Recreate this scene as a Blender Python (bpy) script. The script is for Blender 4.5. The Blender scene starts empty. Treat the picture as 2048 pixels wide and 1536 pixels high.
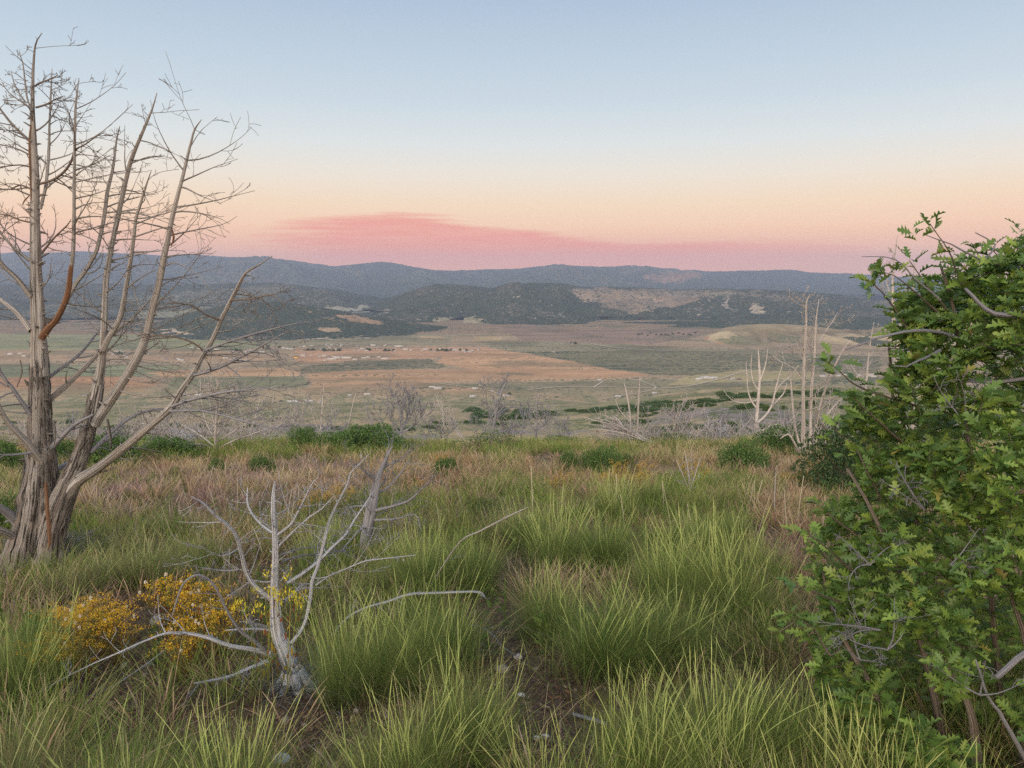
import bpy, math, random
import numpy as np
from mathutils import Vector, Matrix

SC = bpy.context.scene
# ---------------------------------------------------------------- camera
CAMZ = 1.6
F = 1479.0                       # focal length in pixels of the 2048 px wide photograph
PITCH = math.radians(8.4)
cd = bpy.data.cameras.new('camera'); cam = bpy.data.objects.new('camera', cd)
SC.collection.objects.link(cam)
cam.location = (0, 0, CAMZ); cam.rotation_euler = (math.radians(90) - PITCH, 0, 0)
cd.sensor_width = 36; cd.lens = 36 * F / 2048; cd.clip_start = 0.05; cd.clip_end = 90000
SC.camera = cam
CP, SP = math.cos(PITCH), math.sin(PITCH)

SC.view_settings.view_transform = 'Standard'; SC.view_settings.look = 'None'
SC.view_settings.exposure = 0.20; SC.view_settings.gamma = 1.0
SC.render.engine = 'CYCLES'
cy = SC.cycles
cy.use_denoising = False; cy.max_bounces = 6; cy.diffuse_bounces = 3; cy.glossy_bounces = 2
cy.transmission_bounces = 3; cy.transparent_max_bounces = 6; cy.volume_bounces = 0
cy.use_adaptive_sampling = True; cy.adaptive_threshold = 0.005
try:
    cy.denoiser = 'OPENIMAGEDENOISE'; cy.denoising_input_passes = 'RGB_ALBEDO_NORMAL'
except Exception:
    pass

def lin(c):
    c = [v / 255.0 for v in c]
    return tuple(v / 12.92 if v <= 0.04045 else ((v + 0.055) / 1.055) ** 2.4 for v in c)
def col(*c): return lin(c) + (1.0,)

# ---------------------------------------------------------------- node helper
class NT:
    def __init__(s, tree): s.t = tree; s.n = tree.nodes; s.l = tree.links
    def add(s, kind, **kw):
        n = s.n.new(kind)
        for k, v in kw.items():
            if k.startswith('i_'):
                key = k[2:]
                key = int(key) if key.isdigit() else key.replace('_', ' ')
                s.put(n, key, v)
            else: setattr(n, k, v)
        return n
    def put(s, n, key, v):
        sock = n.inputs[key]
        if isinstance(v, bpy.types.NodeSocket): s.l.new(v, sock)
        else: sock.default_value = v
    def math(s, op, a, b=None, c=None, clamp=False):
        n = s.n.new('ShaderNodeMath'); n.operation = op; n.use_clamp = clamp
        for i, v in enumerate((a, b, c)):
            if v is not None: s.put(n, i, v)
        return n.outputs[0]
    def mix(s, f, a, b, mode='MIX'):
        n = s.n.new('ShaderNodeMix'); n.data_type = 'RGBA'; n.blend_type = mode
        s.put(n, 0, f); s.put(n, 6, a); s.put(n, 7, b)
        return n.outputs[2]
    def ramp(s, f, stops, interp='LINEAR'):
        n = s.n.new('ShaderNodeValToRGB'); r = n.color_ramp; r.interpolation = interp
        while len(r.elements) < len(stops): r.elements.new(0.5)
        for e, (p, c) in zip(r.elements, stops): e.position = p; e.color = c
        s.put(n, 0, f); return n.outputs[0]
    def step(s, v, a, b):     # smoothstep a..b
        n = s.n.new('ShaderNodeMapRange'); n.interpolation_type = 'SMOOTHSTEP'
        s.put(n, 0, v); n.inputs[1].default_value = a; n.inputs[2].default_value = b
        return n.outputs[0]
    def noise(s, vec, scale, detail=3, rough=0.55):
        n = s.n.new('ShaderNodeTexNoise'); s.put(n, 'Vector', vec)
        n.inputs['Scale'].default_value = scale; n.inputs['Detail'].default_value = detail
        n.inputs['Roughness'].default_value = rough
        return n.outputs[0]
    def scale(s, vec, sc):
        n = s.n.new('ShaderNodeMapping'); s.put(n, 'Vector', vec); n.inputs['Scale'].default_value = sc
        return n.outputs[0]

# ---------------------------------------------------------------- sky at dusk (belt of pink opposite the set sun)
def elev(py): return math.degrees(math.atan((768 - py) / F)) - 8.4
W = bpy.data.worlds.new('World'); SC.world = W; W.use_nodes = True
w = NT(W.node_tree); w.n.clear()
tc = w.add('ShaderNodeTexCoord'); sx = w.add('ShaderNodeSeparateXYZ', i_0=tc.outputs['Generated'])
el = w.math('MULTIPLY', w.math('ARCSINE', sx.outputs[2]), 57.2958)
az = w.math('MULTIPLY', w.math('ARCTAN2', sx.outputs[0], sx.outputs[1]), 57.2958)
E0, E1 = -2.0, 92.0
def ep(e): return (e - E0) / (E1 - E0)
stops = [(-2, (196, 148, 152)), (0.0, (252, 182, 144)), (1.2, (252, 182, 146)), (2.3, (251, 190, 156)), (3.7, (250, 209, 172)),
         (5.2, (243, 216, 184)), (7.2, (232, 222, 206)), (9.5, (215, 220, 219)), (12.5, (194, 208, 217)),
         (19, (166, 186, 206)), (32, (142, 172, 206)), (90, (110, 146, 192))]
SKY_GAIN = 1.0
front = w.ramp(w.math('DIVIDE', w.math('SUBTRACT', el, E0), E1 - E0), [(ep(e), col(*c)) for e, c in stops])
# orange is stronger towards both sides of the view, pinker in the middle
side = w.math('MULTIPLY', w.step(w.math('ABSOLUTE', w.math('SUBTRACT', az, 3.0)), 8, 34), w.step(el, 7.0, 1.0))
front = w.mix(w.math('MULTIPLY', side, 0.42), front, col(250, 203, 160))
# cloud bank
u = w.math('DIVIDE', w.math('ADD', az, 40.0), 80.0)
fc = w.add('ShaderNodeFloatCurve'); cv = fc.mapping.curves[0]
cpts = [(430, 500), (540, 452), (620, 436), (740, 429), (850, 432), (980, 449), (1100, 464), (1200, 477), (1300, 485), (1500, 486), (1680, 488), (1780, 505), (1900, 520)]
pts = [(0.0, 0.05)] + [((math.degrees(math.atan((x - 1024) / 1495)) + 40) / 80, elev(y) / 10) for x, y in cpts] + [(1.0, 0.05)]
while len(cv.points) < len(pts): cv.points.new(0.5, 0.5)
for p_, q_ in zip(cv.points, pts): p_.location = q_
fc.mapping.update(); w.put(fc, 'Value', u)
top = w.math('MULTIPLY', fc.outputs[0], 10.0)
cvec = w.add('ShaderNodeCombineXYZ', i_0=w.math('MULTIPLY', az, 0.09), i_1=w.math('MULTIPLY', el, 1.5)).outputs[0]
nz = w.noise(cvec, 1.0, 5, 0.6)
cvec2 = w.add('ShaderNodeCombineXYZ', i_0=w.math('MULTIPLY', az, 0.16), i_1=w.math('MULTIPLY', el, 2.6)).outputs[0]
nz2 = w.noise(cvec2, 1.0, 4, 0.6)
dd = w.math('ADD', w.math('SUBTRACT', top, el), w.math('MULTIPLY', w.math('SUBTRACT', nz, 0.5), 1.7))
m = w.step(dd, -0.15, 0.45)
m = w.math('MULTIPLY', m, w.step(w.math('ADD', az, w.math('MULTIPLY', nz2, 14.0)), -13.5, -5.0))
m = w.math('MULTIPLY', m, w.math('SUBTRACT', 1.0, w.math('MULTIPLY', w.step(az, 9.0, 27.0), 0.62)))
m = w.math('MULTIPLY', m, w.math('ADD', 0.78, w.math('MULTIPLY', w.step(nz2, 0.3, 0.68), 0.22)))
m = w.math('MULTIPLY', m, w.math('ADD', 0.55, w.math('MULTIPLY', w.step(el, -0.2, 2.0), 0.45)))
ccol = w.ramp(w.math('DIVIDE', el, 5.0), [(0.0, col(252, 176, 148)), (0.4, col(244, 156, 134)), (1.0, col(236, 150, 132))])
front = w.mix(w.math('MULTIPLY', m, 0.9), front, ccol)
# the afterglow of the set sun, behind the camera
back = w.ramp(w.math('DIVIDE', w.math('SUBTRACT', el, E0), E1 - E0),
    [(ep(-2), (1.4, 0.75, 0.42, 1)), (ep(4), (2.9, 1.9, 1.1, 1)), (ep(14), (2.7, 2.25, 1.75, 1)), (ep(30), (1.7, 1.75, 1.75, 1)), (ep(60), (0.75, 0.85, 1.02, 1)), (ep(90), lin((128, 160, 205)) + (1,))])
bf = w.step(sx.outputs[1], 0.35, -0.75)
sky = w.mix(bf, front, back)
bg = w.add('ShaderNodeBackground', i_0=sky, i_1=SKY_GAIN)
w.l.new(bg.outputs[0], w.add('ShaderNodeOutputWorld').inputs[0])

# the last glow over the horizon behind the camera: a very wide, weak, warm sun
sl = bpy.data.lights.new('sun', 'SUN'); sl.energy = 1.4; sl.angle = math.radians(24); sl.color = (1.0, 0.86, 0.72)
so = bpy.data.objects.new('sun', sl); SC.collection.objects.link(so)
_d = Vector((0.50, 1.0, -0.42)).normalized()          # direction the light travels
so.rotation_euler = _d.to_track_quat('-Z', 'Y').to_euler()

# ---------------------------------------------------------------- numeric helpers
def _hash(ix, iy, seed):
    h = (ix.astype(np.int64) * 374761393 + iy.astype(np.int64) * 668265263 + seed * 974711) & 0xffffffff
    h = ((h ^ (h >> 13)) * 1274126177) & 0xffffffff
    return ((h ^ (h >> 16)) & 0xffff) / 65535.0
def vnoise(x, y, seed=0):
    x = np.asarray(x, float); y = np.asarray(y, float)
    ix = np.floor(x); iy = np.floor(y); fx = x - ix; fy = y - iy
    fx = fx * fx * (3 - 2 * fx); fy = fy * fy * (3 - 2 * fy)
    a = _hash(ix, iy, seed); b = _hash(ix + 1, iy, seed); c = _hash(ix, iy + 1, seed); d = _hash(ix + 1, iy + 1, seed)
    return (a * (1 - fx) + b * fx) * (1 - fy) + (c * (1 - fx) + d * fx) * fy
def fbm(x, y, octv=4, seed=0, ridged=False):
    s = 0; a = 0.5; tot = 0
    for i in range(octv):
        n = vnoise(x * 2 ** i, y * 2 ** i, seed + i * 17)
        if ridged: n = 1 - abs(2 * n - 1)
        s = s + a * n; tot += a; a *= 0.5
    return s / tot
def sstep(v, a, b):
    t = np.clip((np.asarray(v, float) - a) / (b - a), 0, 1); return t * t * (3 - 2 * t)

# height of the near hillside and of the valley floor
TY = np.array([-80, 0, 14, 19, 23, 30, 60, 100, 140, 200, 400, 700, 1000, 1400, 30000.])
TZ = np.array([12, 0, -2.1, -2.88, -3.75, -6.3, -15.3, -22.9, -30.3, -42.5, -81, -129, -178, -240, -240.])
def H(x, y):
    x = np.asarray(x, float); y = np.asarray(y, float)
    z = np.interp(y, TY, TZ)
    yy = np.maximum(y, 1.0)
    t = x / yy
    k = sstep(t, 0.0, 0.35) * sstep(y, 60, 150) * (1 - sstep(y, 650, 1350))
    z = z * (1 - 0.19 * k)
    bump = (fbm(x * 0.35, y * 0.35, 4, 3) - 0.5) * 0.34 * sstep(y, 1.5, 8) + (fbm(x * 2.1, y * 2.1, 3, 9) - 0.5) * 0.05
    far = (fbm(x / 40, y / 40, 4, 21) - 0.5) * 7.0 * sstep(y, 45, 200) * (1 - sstep(y, 1000, 1350))
    brow = (fbm(x * 0.11, 0 * x, 2, 77) - 0.5) * 0.5 * sstep(y, 12, 20)
    return z + bump * (1 - sstep(y, 60, 200)) + far + brow
def ray(px, py):
    u_ = (px - 1024) / F; v_ = (768 - py) / F
    return np.array([u_, CP + v_ * SP, -SP + v_ * CP])
def P(px, py, Y):
    d = ray(px, py); d = d * (Y / d[1])
    return np.array([d[0], d[1], CAMZ + d[2]])
def hit(px, py, y0=0.8, y1=30000.0):
    d = ray(px, py)
    ys = np.exp(np.linspace(math.log(y0), math.log(y1), 2600))
    xs = d[0] / d[1] * ys; zs = CAMZ + d[2] / d[1] * ys
    g = zs - H(xs, ys)
    i = np.argmax(g < 0)
    if g[i] >= 0: return None
    if i == 0: return np.array([xs[0], ys[0], float(H(xs[0], ys[0]))])
    f = g[i - 1] / (g[i - 1] - g[i])
    y = ys[i - 1] + (ys[i] - ys[i - 1]) * f
    x = d[0] / d[1] * y
    return np.array([x, y, float(H(x, y))])
def proj(x, y, z):
    dz = z - CAMZ
    dep = y * CP - dz * SP; dep = np.where(dep < 0.05, 0.05, dep)
    return 1024 + F * x / dep, 768 - F * (y * SP + dz * CP) / dep
def inpoly(px, py, poly):
    ins = np.zeros(px.shape, bool); n = len(poly)
    for i in range(n):
        x1, y1 = poly[i]; x2, y2 = poly[(i + 1) % n]
        if y1 == y2: continue
        c = ((y1 > py) != (y2 > py)) & (px < (x2 - x1) * (py - y1) / (y2 - y1) + x1)
        ins ^= c
    return ins

# ---------------------------------------------------------------- mesh helpers
def mesh_data(name, V, faces, mats=(), C=None, G=None, smooth=False, MI=None):
    me = bpy.data.meshes.new(name)
    V = np.asarray(V, np.float32)
    if not isinstance(faces, (list, tuple)): faces = [faces]
    faces = [np.asarray(f, np.int32) for f in faces if len(f)]
    nl = sum(f.size for f in faces); npoly = sum(len(f) for f in faces)
    me.vertices.add(len(V)); me.vertices.foreach_set('co', V.ravel())
    me.loops.add(nl); me.polygons.add(npoly)
    me.loops.foreach_set('vertex_index', np.concatenate([f.ravel() for f in faces]))
    tot = np.concatenate([np.full(len(f), f.shape[1], np.int32) for f in faces])
    st = np.concatenate([[0], np.cumsum(tot)[:-1]]).astype(np.int32)
    me.polygons.foreach_set('loop_start', st)
    try: me.polygons.foreach_set('loop_total', tot)
    except Exception: pass
    if smooth: me.polygons.foreach_set('use_smooth', np.ones(npoly, bool))
    if MI is not None: me.polygons.foreach_set('material_index', np.asarray(MI, np.int32))
    me.update(calc_edges=True)
    if C is not None:
        a = me.attributes.new('Col', 'FLOAT_COLOR', 'POINT')
        C = np.asarray(C, np.float32)
        if C.shape[1] == 3: C = np.hstack([C, np.ones((len(C), 1), np.float32)])
        a.data.foreach_set('color', C.ravel())
    if G is not None:
        a = me.attributes.new('grain', 'FLOAT_VECTOR', 'POINT'); a.data.foreach_set('vector', np.asarray(G, np.float32).ravel())
    for m_ in mats: me.materials.append(m_)
    return me
def link(name, data, parent=None, loc=None):
    o = bpy.data.objects.new(name, data); SC.collection.objects.link(o)
    if parent is not None: o.parent = parent
    if loc is not None: o.location = loc
    return o
def tag(o, label=None, cat=None, group=None, kind=None):
    if label: o['label'] = label
    if cat: o['category'] = cat
    if group: o['group'] = group
    if kind: o['kind'] = kind
    return o
def thing(name, label, cat, loc, group=None):
    o = link(name, None, None, tuple(float(v) for v in loc)); o.empty_display_size = 0.2
    return tag(o, label, cat, group)
def copy_thing(src, loc, rz, sc, label, group=None):
    c = src.copy(); SC.collection.objects.link(c)
    c.location = tuple(float(v) for v in loc); c.rotation_euler = (0, 0, rz); c.scale = sc if hasattr(sc, '__len__') else (sc,) * 3
    c['label'] = label
    if group: c['group'] = group
    for ch in list(src.children):
        d = ch.copy(); SC.collection.objects.link(d); d.parent = c
    return c

class MB:
    """collects tubes and leaf shapes into one mesh"""
    def __init__(s): s.V = []; s.Q = []; s.T = []; s.C = []; s.G = []; s.n = 0
    def push(s, V, Q=None, T=None, C=None, G=None):
        V = np.asarray(V, float).reshape(-1, 3)
        if Q is not None and len(Q): s.Q.append(np.asarray(Q) + s.n)
        if T is not None and len(T): s.T.append(np.asarray(T) + s.n)
        s.V.append(V)
        s.C.append(np.tile(np.asarray(C if C is not None else (1, 1, 1), float)[:3], (len(V), 1)) if C is None or np.ndim(C) == 1 else np.asarray(C)[:, :3])
        s.G.append(G if G is not None else np.zeros((len(V), 3)))
        s.n += len(V)
    def tube(s, Pt, R, k=6, C=None, flute=0.0, fseed=0, fl=2.5, cap=True):
        Pt = np.asarray(Pt, float); n = len(Pt); R = np.broadcast_to(np.asarray(R, float), (n,))
        T = np.gradient(Pt, axis=0); T /= np.linalg.norm(T, axis=1)[:, None] + 1e-12
        a = np.array([0., 0., 1.]) if abs(T[0][2]) < 0.9 else np.array([1., 0., 0.])
        N = np.empty((n, 3)); v = np.cross(T[0], a); v /= np.linalg.norm(v); N[0] = v
        for i in range(1, n):
            v = N[i - 1] - T[i] * np.dot(N[i - 1], T[i]); N[i] = v / (np.linalg.norm(v) + 1e-12)
        B = np.cross(T, N)
        th = np.arange(k) * 2 * math.pi / k
        ln = np.concatenate([[0], np.cumsum(np.linalg.norm(np.diff(Pt, axis=0), axis=1))])
        RR = np.repeat(R[:, None], k, 1)
        if flute:
            tw = th[None, :] + ln[:, None] * 0.5
            cx = np.cos(tw) * fl; sy = np.sin(tw) * fl
            f = fbm(cx + 7 * fseed + 50, sy + ln[:, None] * 1.8 + 50, 4, fseed, True) - 0.55
            g = fbm(cx * .5 + 9, sy * .5 + ln[:, None] * 5, 3, fseed + 5) - 0.5
            h3 = fbm(cx * 1.1 + 31, sy * 1.1 + ln[:, None] * 14, 3, fseed + 9) - 0.5
            RR = RR * (1 + flute * 1.25 * f + flute * 1.1 * g + flute * 0.55 * h3)
        V = Pt[:, None, :] + RR[..., None] * (np.cos(th)[None, :, None] * N[:, None, :] + np.sin(th)[None, :, None] * B[:, None, :])
        G = np.stack([np.tile(np.cos(th), (n, 1)), np.tile(np.sin(th), (n, 1)), np.repeat(ln[:, None], k, 1) + fseed * 3.1], -1).reshape(-1, 3)
        i = np.arange(n - 1)[:, None] * k; j = np.arange(k)[None, :]; j2 = (j + 1) % k
        Q = np.stack([i + j, i + j2, i + k + j2, i + k + j], -1).reshape(-1, 4)
        V = V.reshape(-1, 3); Tq = None
        if cap:
            V = np.vstack([V, Pt[-1] + T[-1] * R[-1]]); G = np.vstack([G, G[-1:]])
            Tq = np.stack([(n - 1) * k + np.arange(k), (n - 1) * k + (np.arange(k) + 1) % k, np.full(k, n * k)], -1)
        s.push(V, Q, Tq, C, G)
    def data(s, name, mats, smooth=True, col_=True):
        V = np.vstack(s.V); fs = []
        if s.Q: fs.append(np.vstack(s.Q))
        if s.T: fs.append(np.vstack(s.T))
        return mesh_data(name, V, fs, mats, np.vstack(s.C) if col_ else None, np.vstack(s.G), smooth)

def catmull(pts, seg):
    """smooth a polyline (any number of columns) to about `seg` spacing of its first three columns"""
    p = np.asarray(pts, float)
    if len(p) < 3: p = np.array([p[0], (p[0] + p[-1]) / 2, p[-1]])
    q = np.vstack([2 * p[0] - p[1], p, 2 * p[-1] - p[-2]]); out = []
    for i in range(1, len(q) - 2):
        a, b, c, d = q[i - 1], q[i], q[i + 1], q[i + 2]
        m_ = max(1, int(round(np.linalg.norm((c - b)[:3]) / seg)))
        for t in np.arange(m_) / m_:
            out.append(0.5 * (2 * b + (c - a) * t + (2 * a - 5 * b + 4 * c - d) * t * t + (3 * b - 3 * c + d - a) * t ** 3))
    out.append(p[-1])
    return np.array(out)
# ---------------------------------------------------------------- materials
def new_mat(name):
    m_ = bpy.data.materials.new(name); m_.use_nodes = True
    t = NT(m_.node_tree); t.n.clear()
    b = t.add('ShaderNodeBsdfPrincipled'); o = t.add('ShaderNodeOutputMaterial'); t.l.new(b.outputs[0], o.inputs[0])
    b.inputs['Specular IOR Level'].default_value = 0.25
    return m_, t, b, o
def attr(t, name, out='Color'): return t.add('ShaderNodeAttribute', attribute_name=name).outputs[out]
def obj_co(t): return t.add('ShaderNodeTexCoord').outputs['Object']
def geo_co(t): return t.add('ShaderNodeNewGeometry').outputs['Position']
def bump(t, b, h, dist, strength=1.0):
    n = t.add('ShaderNodeBump', i_Height=h, i_Distance=dist, i_Strength=strength); t.l.new(n.outputs[0], b.inputs['Normal'])

def wood(name, light, dark, warm, rough=0.85, bumpd=0.004, fine=9.0, split=0.5):
    m_, t, b, o = new_mat(name)
    g = attr(t, 'grain', 'Vector')
    s1 = t.scale(g, (1.6, 1.6, 0.9)); s2 = t.scale(g, (fine, fine, fine * 0.30))
    n1 = t.noise(s1, 1.7, 4); n2 = t.noise(s2, 1.3, 5, 0.7)
    n3 = t.noise(t.scale(g, (4, 4, 0.5)), 1.0, 3, 0.6)
    c = t.mix(t.step(n1, 0.38, 0.66), col(*light), col(*warm))
    c = t.mix(t.math('MULTIPLY', t.step(n2, 0.56, 0.70), split), c, col(*dark))
    crack = t.math('SUBTRACT', 1.0, t.step(t.math('ABSOLUTE', t.math('SUBTRACT', n3, 0.5)), 0.0, 0.022))
    c = t.mix(t.math('MULTIPLY', crack, split * 1.4, clamp=True), c, col(*[v * 0.55 for v in dark]))
    t.l.new(c, b.inputs['Base Color']); b.inputs['Roughness'].default_value = rough
    h = t.math('SUBTRACT', n2, t.math('MULTIPLY', crack, 0.8))
    bump(t, b, h, bumpd, 0.9)
    return m_
def leafy(name, amp=0.25, trans=0.25, rough=0.55, sc=3.0, spec=0.25):
    m_, t, b, o = new_mat(name)
    c = attr(t, 'Col'); n = t.noise(geo_co(t), sc, 2)
    c2 = t.add('ShaderNodeHueSaturation', i_Color=c, i_Value=t.math('ADD', 1.0 - amp, t.math('MULTIPLY', n, 2 * amp))).outputs[0]
    t.l.new(c2, b.inputs['Base Color']); b.inputs['Roughness'].default_value = rough
    b.inputs['Specular IOR Level'].default_value = spec
    if trans > 0:
        tr = t.add('ShaderNodeBsdfTranslucent', i_Color=c2); mx = t.add('ShaderNodeMixShader', i_0=trans)
        t.l.new(b.outputs[0], mx.inputs[1]); t.l.new(tr.outputs[0], mx.inputs[2]); t.l.new(mx.outputs[0], o.inputs[0])
    return m_
M_OLD = wood('weathered_wood', (172, 166, 160), (86, 78, 72), (146, 134, 124), bumpd=0.006, split=0.75)
M_BARK = wood('shaggy_bark', (154, 146, 138), (52, 46, 43), (122, 111, 103), bumpd=0.022, fine=8, split=1.0)
M_SILVER = wood('silver_wood', (204, 204, 208), (92, 88, 90), (168, 165, 168), bumpd=0.005, split=0.75)
M_STEEL = wood('grey_wood', (150, 148, 152), (84, 80, 82), (128, 124, 126), bumpd=0.003, split=0.6)
M_PALE = wood('pale_wood', (188, 180, 174), (116, 104, 96), (166, 154, 146), bumpd=0.006, split=0.5)
M_RUST = wood('orange_wood', (134, 100, 76), (78, 54, 40), (116, 80, 58), bumpd=0.006, split=0.6)
M_TWIG = wood('dark_twig_wood', (122, 108, 98), (70, 58, 50), (100, 86, 76), bumpd=0.001, split=0.3)
M_OAKWOOD = wood('oak_bark', (138, 126, 114), (64, 54, 46), (108, 94, 82), bumpd=0.003, split=0.5)
M_LEAF = leafy('oak_leaf', 0.22, 0.30, 0.42, 6.0, 0.35)
M_GRASS = leafy('grass_blade', 0.18, 0.30, 0.6, 1.2, 0.15)
M_SHRUB = leafy('shrub_leaf', 0.25, 0.25, 0.6, 3.0, 0.2)
M_FLOWER = leafy('flower', 0.12, 0.2, 0.7, 8.0, 0.1)

# near soil
M_SOIL, t, b, o = new_mat('soil')
co = geo_co(t); c = attr(t, 'Col')
n1 = t.noise(co, 1.6, 5, 0.6); n2 = t.noise(co, 22, 5, 0.7); n3 = t.noise(co, 90, 3, 0.7)
v_ = t.add('ShaderNodeTexVoronoi', i_Vector=co, i_Scale=38.0); v_.feature = 'F1'
c1 = t.mix(t.step(n2, 0.35, 0.68), c, t.mix(1.0, c, (0.42, 0.38, 0.36, 1), 'MULTIPLY'))
peb = t.math('MULTIPLY', t.math('SUBTRACT', 1.0, t.step(v_.outputs[0], 0.10, 0.22)), t.step(n1, 0.5, 0.62))
c1 = t.mix(t.math('MULTIPLY', peb, 0.7), c1, col(150, 132, 118))
c1 = t.mix(t.math('MULTIPLY', t.step(n3, 0.58, 0.7), 0.5), c1, col(150, 124, 98))
t.l.new(c1, b.inputs['Base Color']); b.inputs['Roughness'].default_value = 0.95
bump(t, b, t.math('ADD', n2, t.math('MULTIPLY', peb, 0.4)), 0.03, 0.8)

def land(name, dot, dotscale, amount, patch, bumpd, streak=None):
    """far ground: vertex colour (dry ground, fields) with dark juniper dots where alpha-like blue mask (grain.x) is high"""
    m_, t, b, o = new_mat(name)
    co = geo_co(t); c = attr(t, 'Col'); g = attr(t, 'grain', 'Vector')
    sep = t.add('ShaderNodeSeparateXYZ', i_0=g)
    flat = t.scale(co, (1, 1, 1))
    n1 = t.noise(flat, patch, 6, 0.62); n2 = t.noise(flat, patch * 9, 4, 0.7)
    v = t.add('ShaderNodeTexVoronoi', i_Vector=flat, i_Scale=dotscale); v.feature = 'F1'
    v2 = t.add('ShaderNodeTexVoronoi', i_Vector=flat, i_Scale=dotscale * 0.43); v2.feature = 'F1'
    base = t.add('ShaderNodeHueSaturation', i_Color=c, i_Value=t.math('ADD', 0.25, t.math('MULTIPLY', t.math('ADD', n1, n2), 0.78))).outputs[0]
    cover = t.math('MULTIPLY', sep.outputs[0], t.math('ADD', 0.50, t.math('MULTIPLY', n1, 1.0)))
    thr = t.math('MULTIPLY', cover, amount)
    d1 = t.step(t.math('SUBTRACT', thr, v.outputs[0]), -0.14, 0.10)
    d2 = t.step(t.math('SUBTRACT', thr, v2.outputs[0]), -0.12, 0.12)
    dm = t.math('MAXIMUM', d1, d2)
    dc = t.mix(n2, col(*dot), col(*[min(255, v * 1.35) for v in dot]))
    cc = t.mix(dm, base, dc)
    t.l.new(cc, b.inputs['Base Color']); b.inputs['Roughness'].default_value = 0.95; b.inputs['Specular IOR Level'].default_value = 0.05
    bump(t, b, t.math('ADD', t.math('MULTIPLY', dm, 0.8), n2), bumpd, 0.7)
    return m_
M_VALLEY = land('valley_ground', (70, 74, 58), 0.11, 0.55, 0.0065, 0.8)
M_HILL = land('wooded_hill_ground', (56, 62, 50), 0.082, 0.66, 0.004, 1.6)
M_MTN = land('mountain_ground', (60, 70, 60), 0.05, 0.70, 0.0022, 3.0)
M_SLOPE = land('slope_ground', (88, 92, 62), 0.5, 0.40, 0.05, 0.5)

# ---------------------------------------------------------------- terrain sheets
def grid_faces(nr, nc):
    i = np.arange(nr - 1)[:, None] * nc; j = np.arange(nc - 1)[None, :]
    return np.stack([i + j, i + j + 1, i + nc + j + 1, i + nc + j], -1).reshape(-1, 4)
def mixc(a, b, f): return a + (b - a) * f[..., None]

def near_col(x, y, z):
    px, py = proj(x, y, z)
    a = np.array(lin((104, 80, 66))); tan = np.array(lin((168, 136, 108))); grn = np.array(lin((134, 130, 90))); pk = np.array(lin((140, 116, 92)))
    c = np.broadcast_to(a, x.shape + (3,)).copy()
    f = fbm(x * 0.5, y * 0.5, 4, 31)
    c = mixc(c, np.broadcast_to(pk, c.shape), sstep(f, 0.42, 0.6) * sstep(y, 3, 8))
    f2 = fbm(x * 0.6 + 9, y * 0.6, 4, 32)
    c = mixc(c, np.broadcast_to(tan, c.shape), sstep(f2, 0.45, 0.62) * sstep(y, 5, 12))
    c = mixc(c, np.broadcast_to(grn, c.shape), 0.8 * sstep(y, 24, 60))
    # slope beyond the brow: tan grass with grey green scrub
    f3 = fbm(x / 26, y / 60, 5, 33)
    sl1 = mixc(np.broadcast_to(np.array(lin((172, 148, 114))), c.shape), np.broadcast_to(np.array(lin((144, 134, 100))), c.shape), sstep(f3, 0.4, 0.6))
    gy = sstep(fbm(x / 22 + 5, y / 45, 4, 34), 0.5, 0.62) * (1 - sstep(y, 260, 420))
    sl1 = mixc(sl1, np.broadcast_to(np.array(lin((146, 132, 122))), c.shape), gy)
    c = mixc(c, sl1, sstep(y, 50, 110))
    return c
def slope_sheet():
    ys = np.concatenate([-np.geomspace(70, 0.6, 26), np.linspace(-0.4, 0.4, 5), np.geomspace(0.5, 1400, 560)])
    ys[-1] = 1400
    nc = 620
    t_ = np.linspace(-1, 1, nc); t_ = 0.62 * t_ + 0.38 * t_ ** 3
    hw = np.maximum(26, np.abs(ys) * 1.25 + 4)
    Y, T = np.meshgrid(ys, t_, indexing='ij'); X = T * hw[:, None]
    Z = H(X, Y)
    Cc = near_col(X, Y, Z)
    mask = sstep(fbm(X / 30, Y / 80, 4, 41), 0.42, 0.6) * sstep(Y, 60, 140)
    V = np.stack([X, Y, Z], -1).reshape(-1, 3)
    G = np.stack([mask, mask * 0, mask * 0], -1).reshape(-1, 3)
    F_ = grid_faces(len(ys), nc)
    yc = Y.ravel()[F_[:, 0]]
    me = mesh_data('ground', V, F_, (M_SOIL, M_SLOPE), Cc.reshape(-1, 3), G, True, (yc > 40).astype(np.int32))
    return tag(link('ground', me), kind='structure')
slope_sheet()

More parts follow.
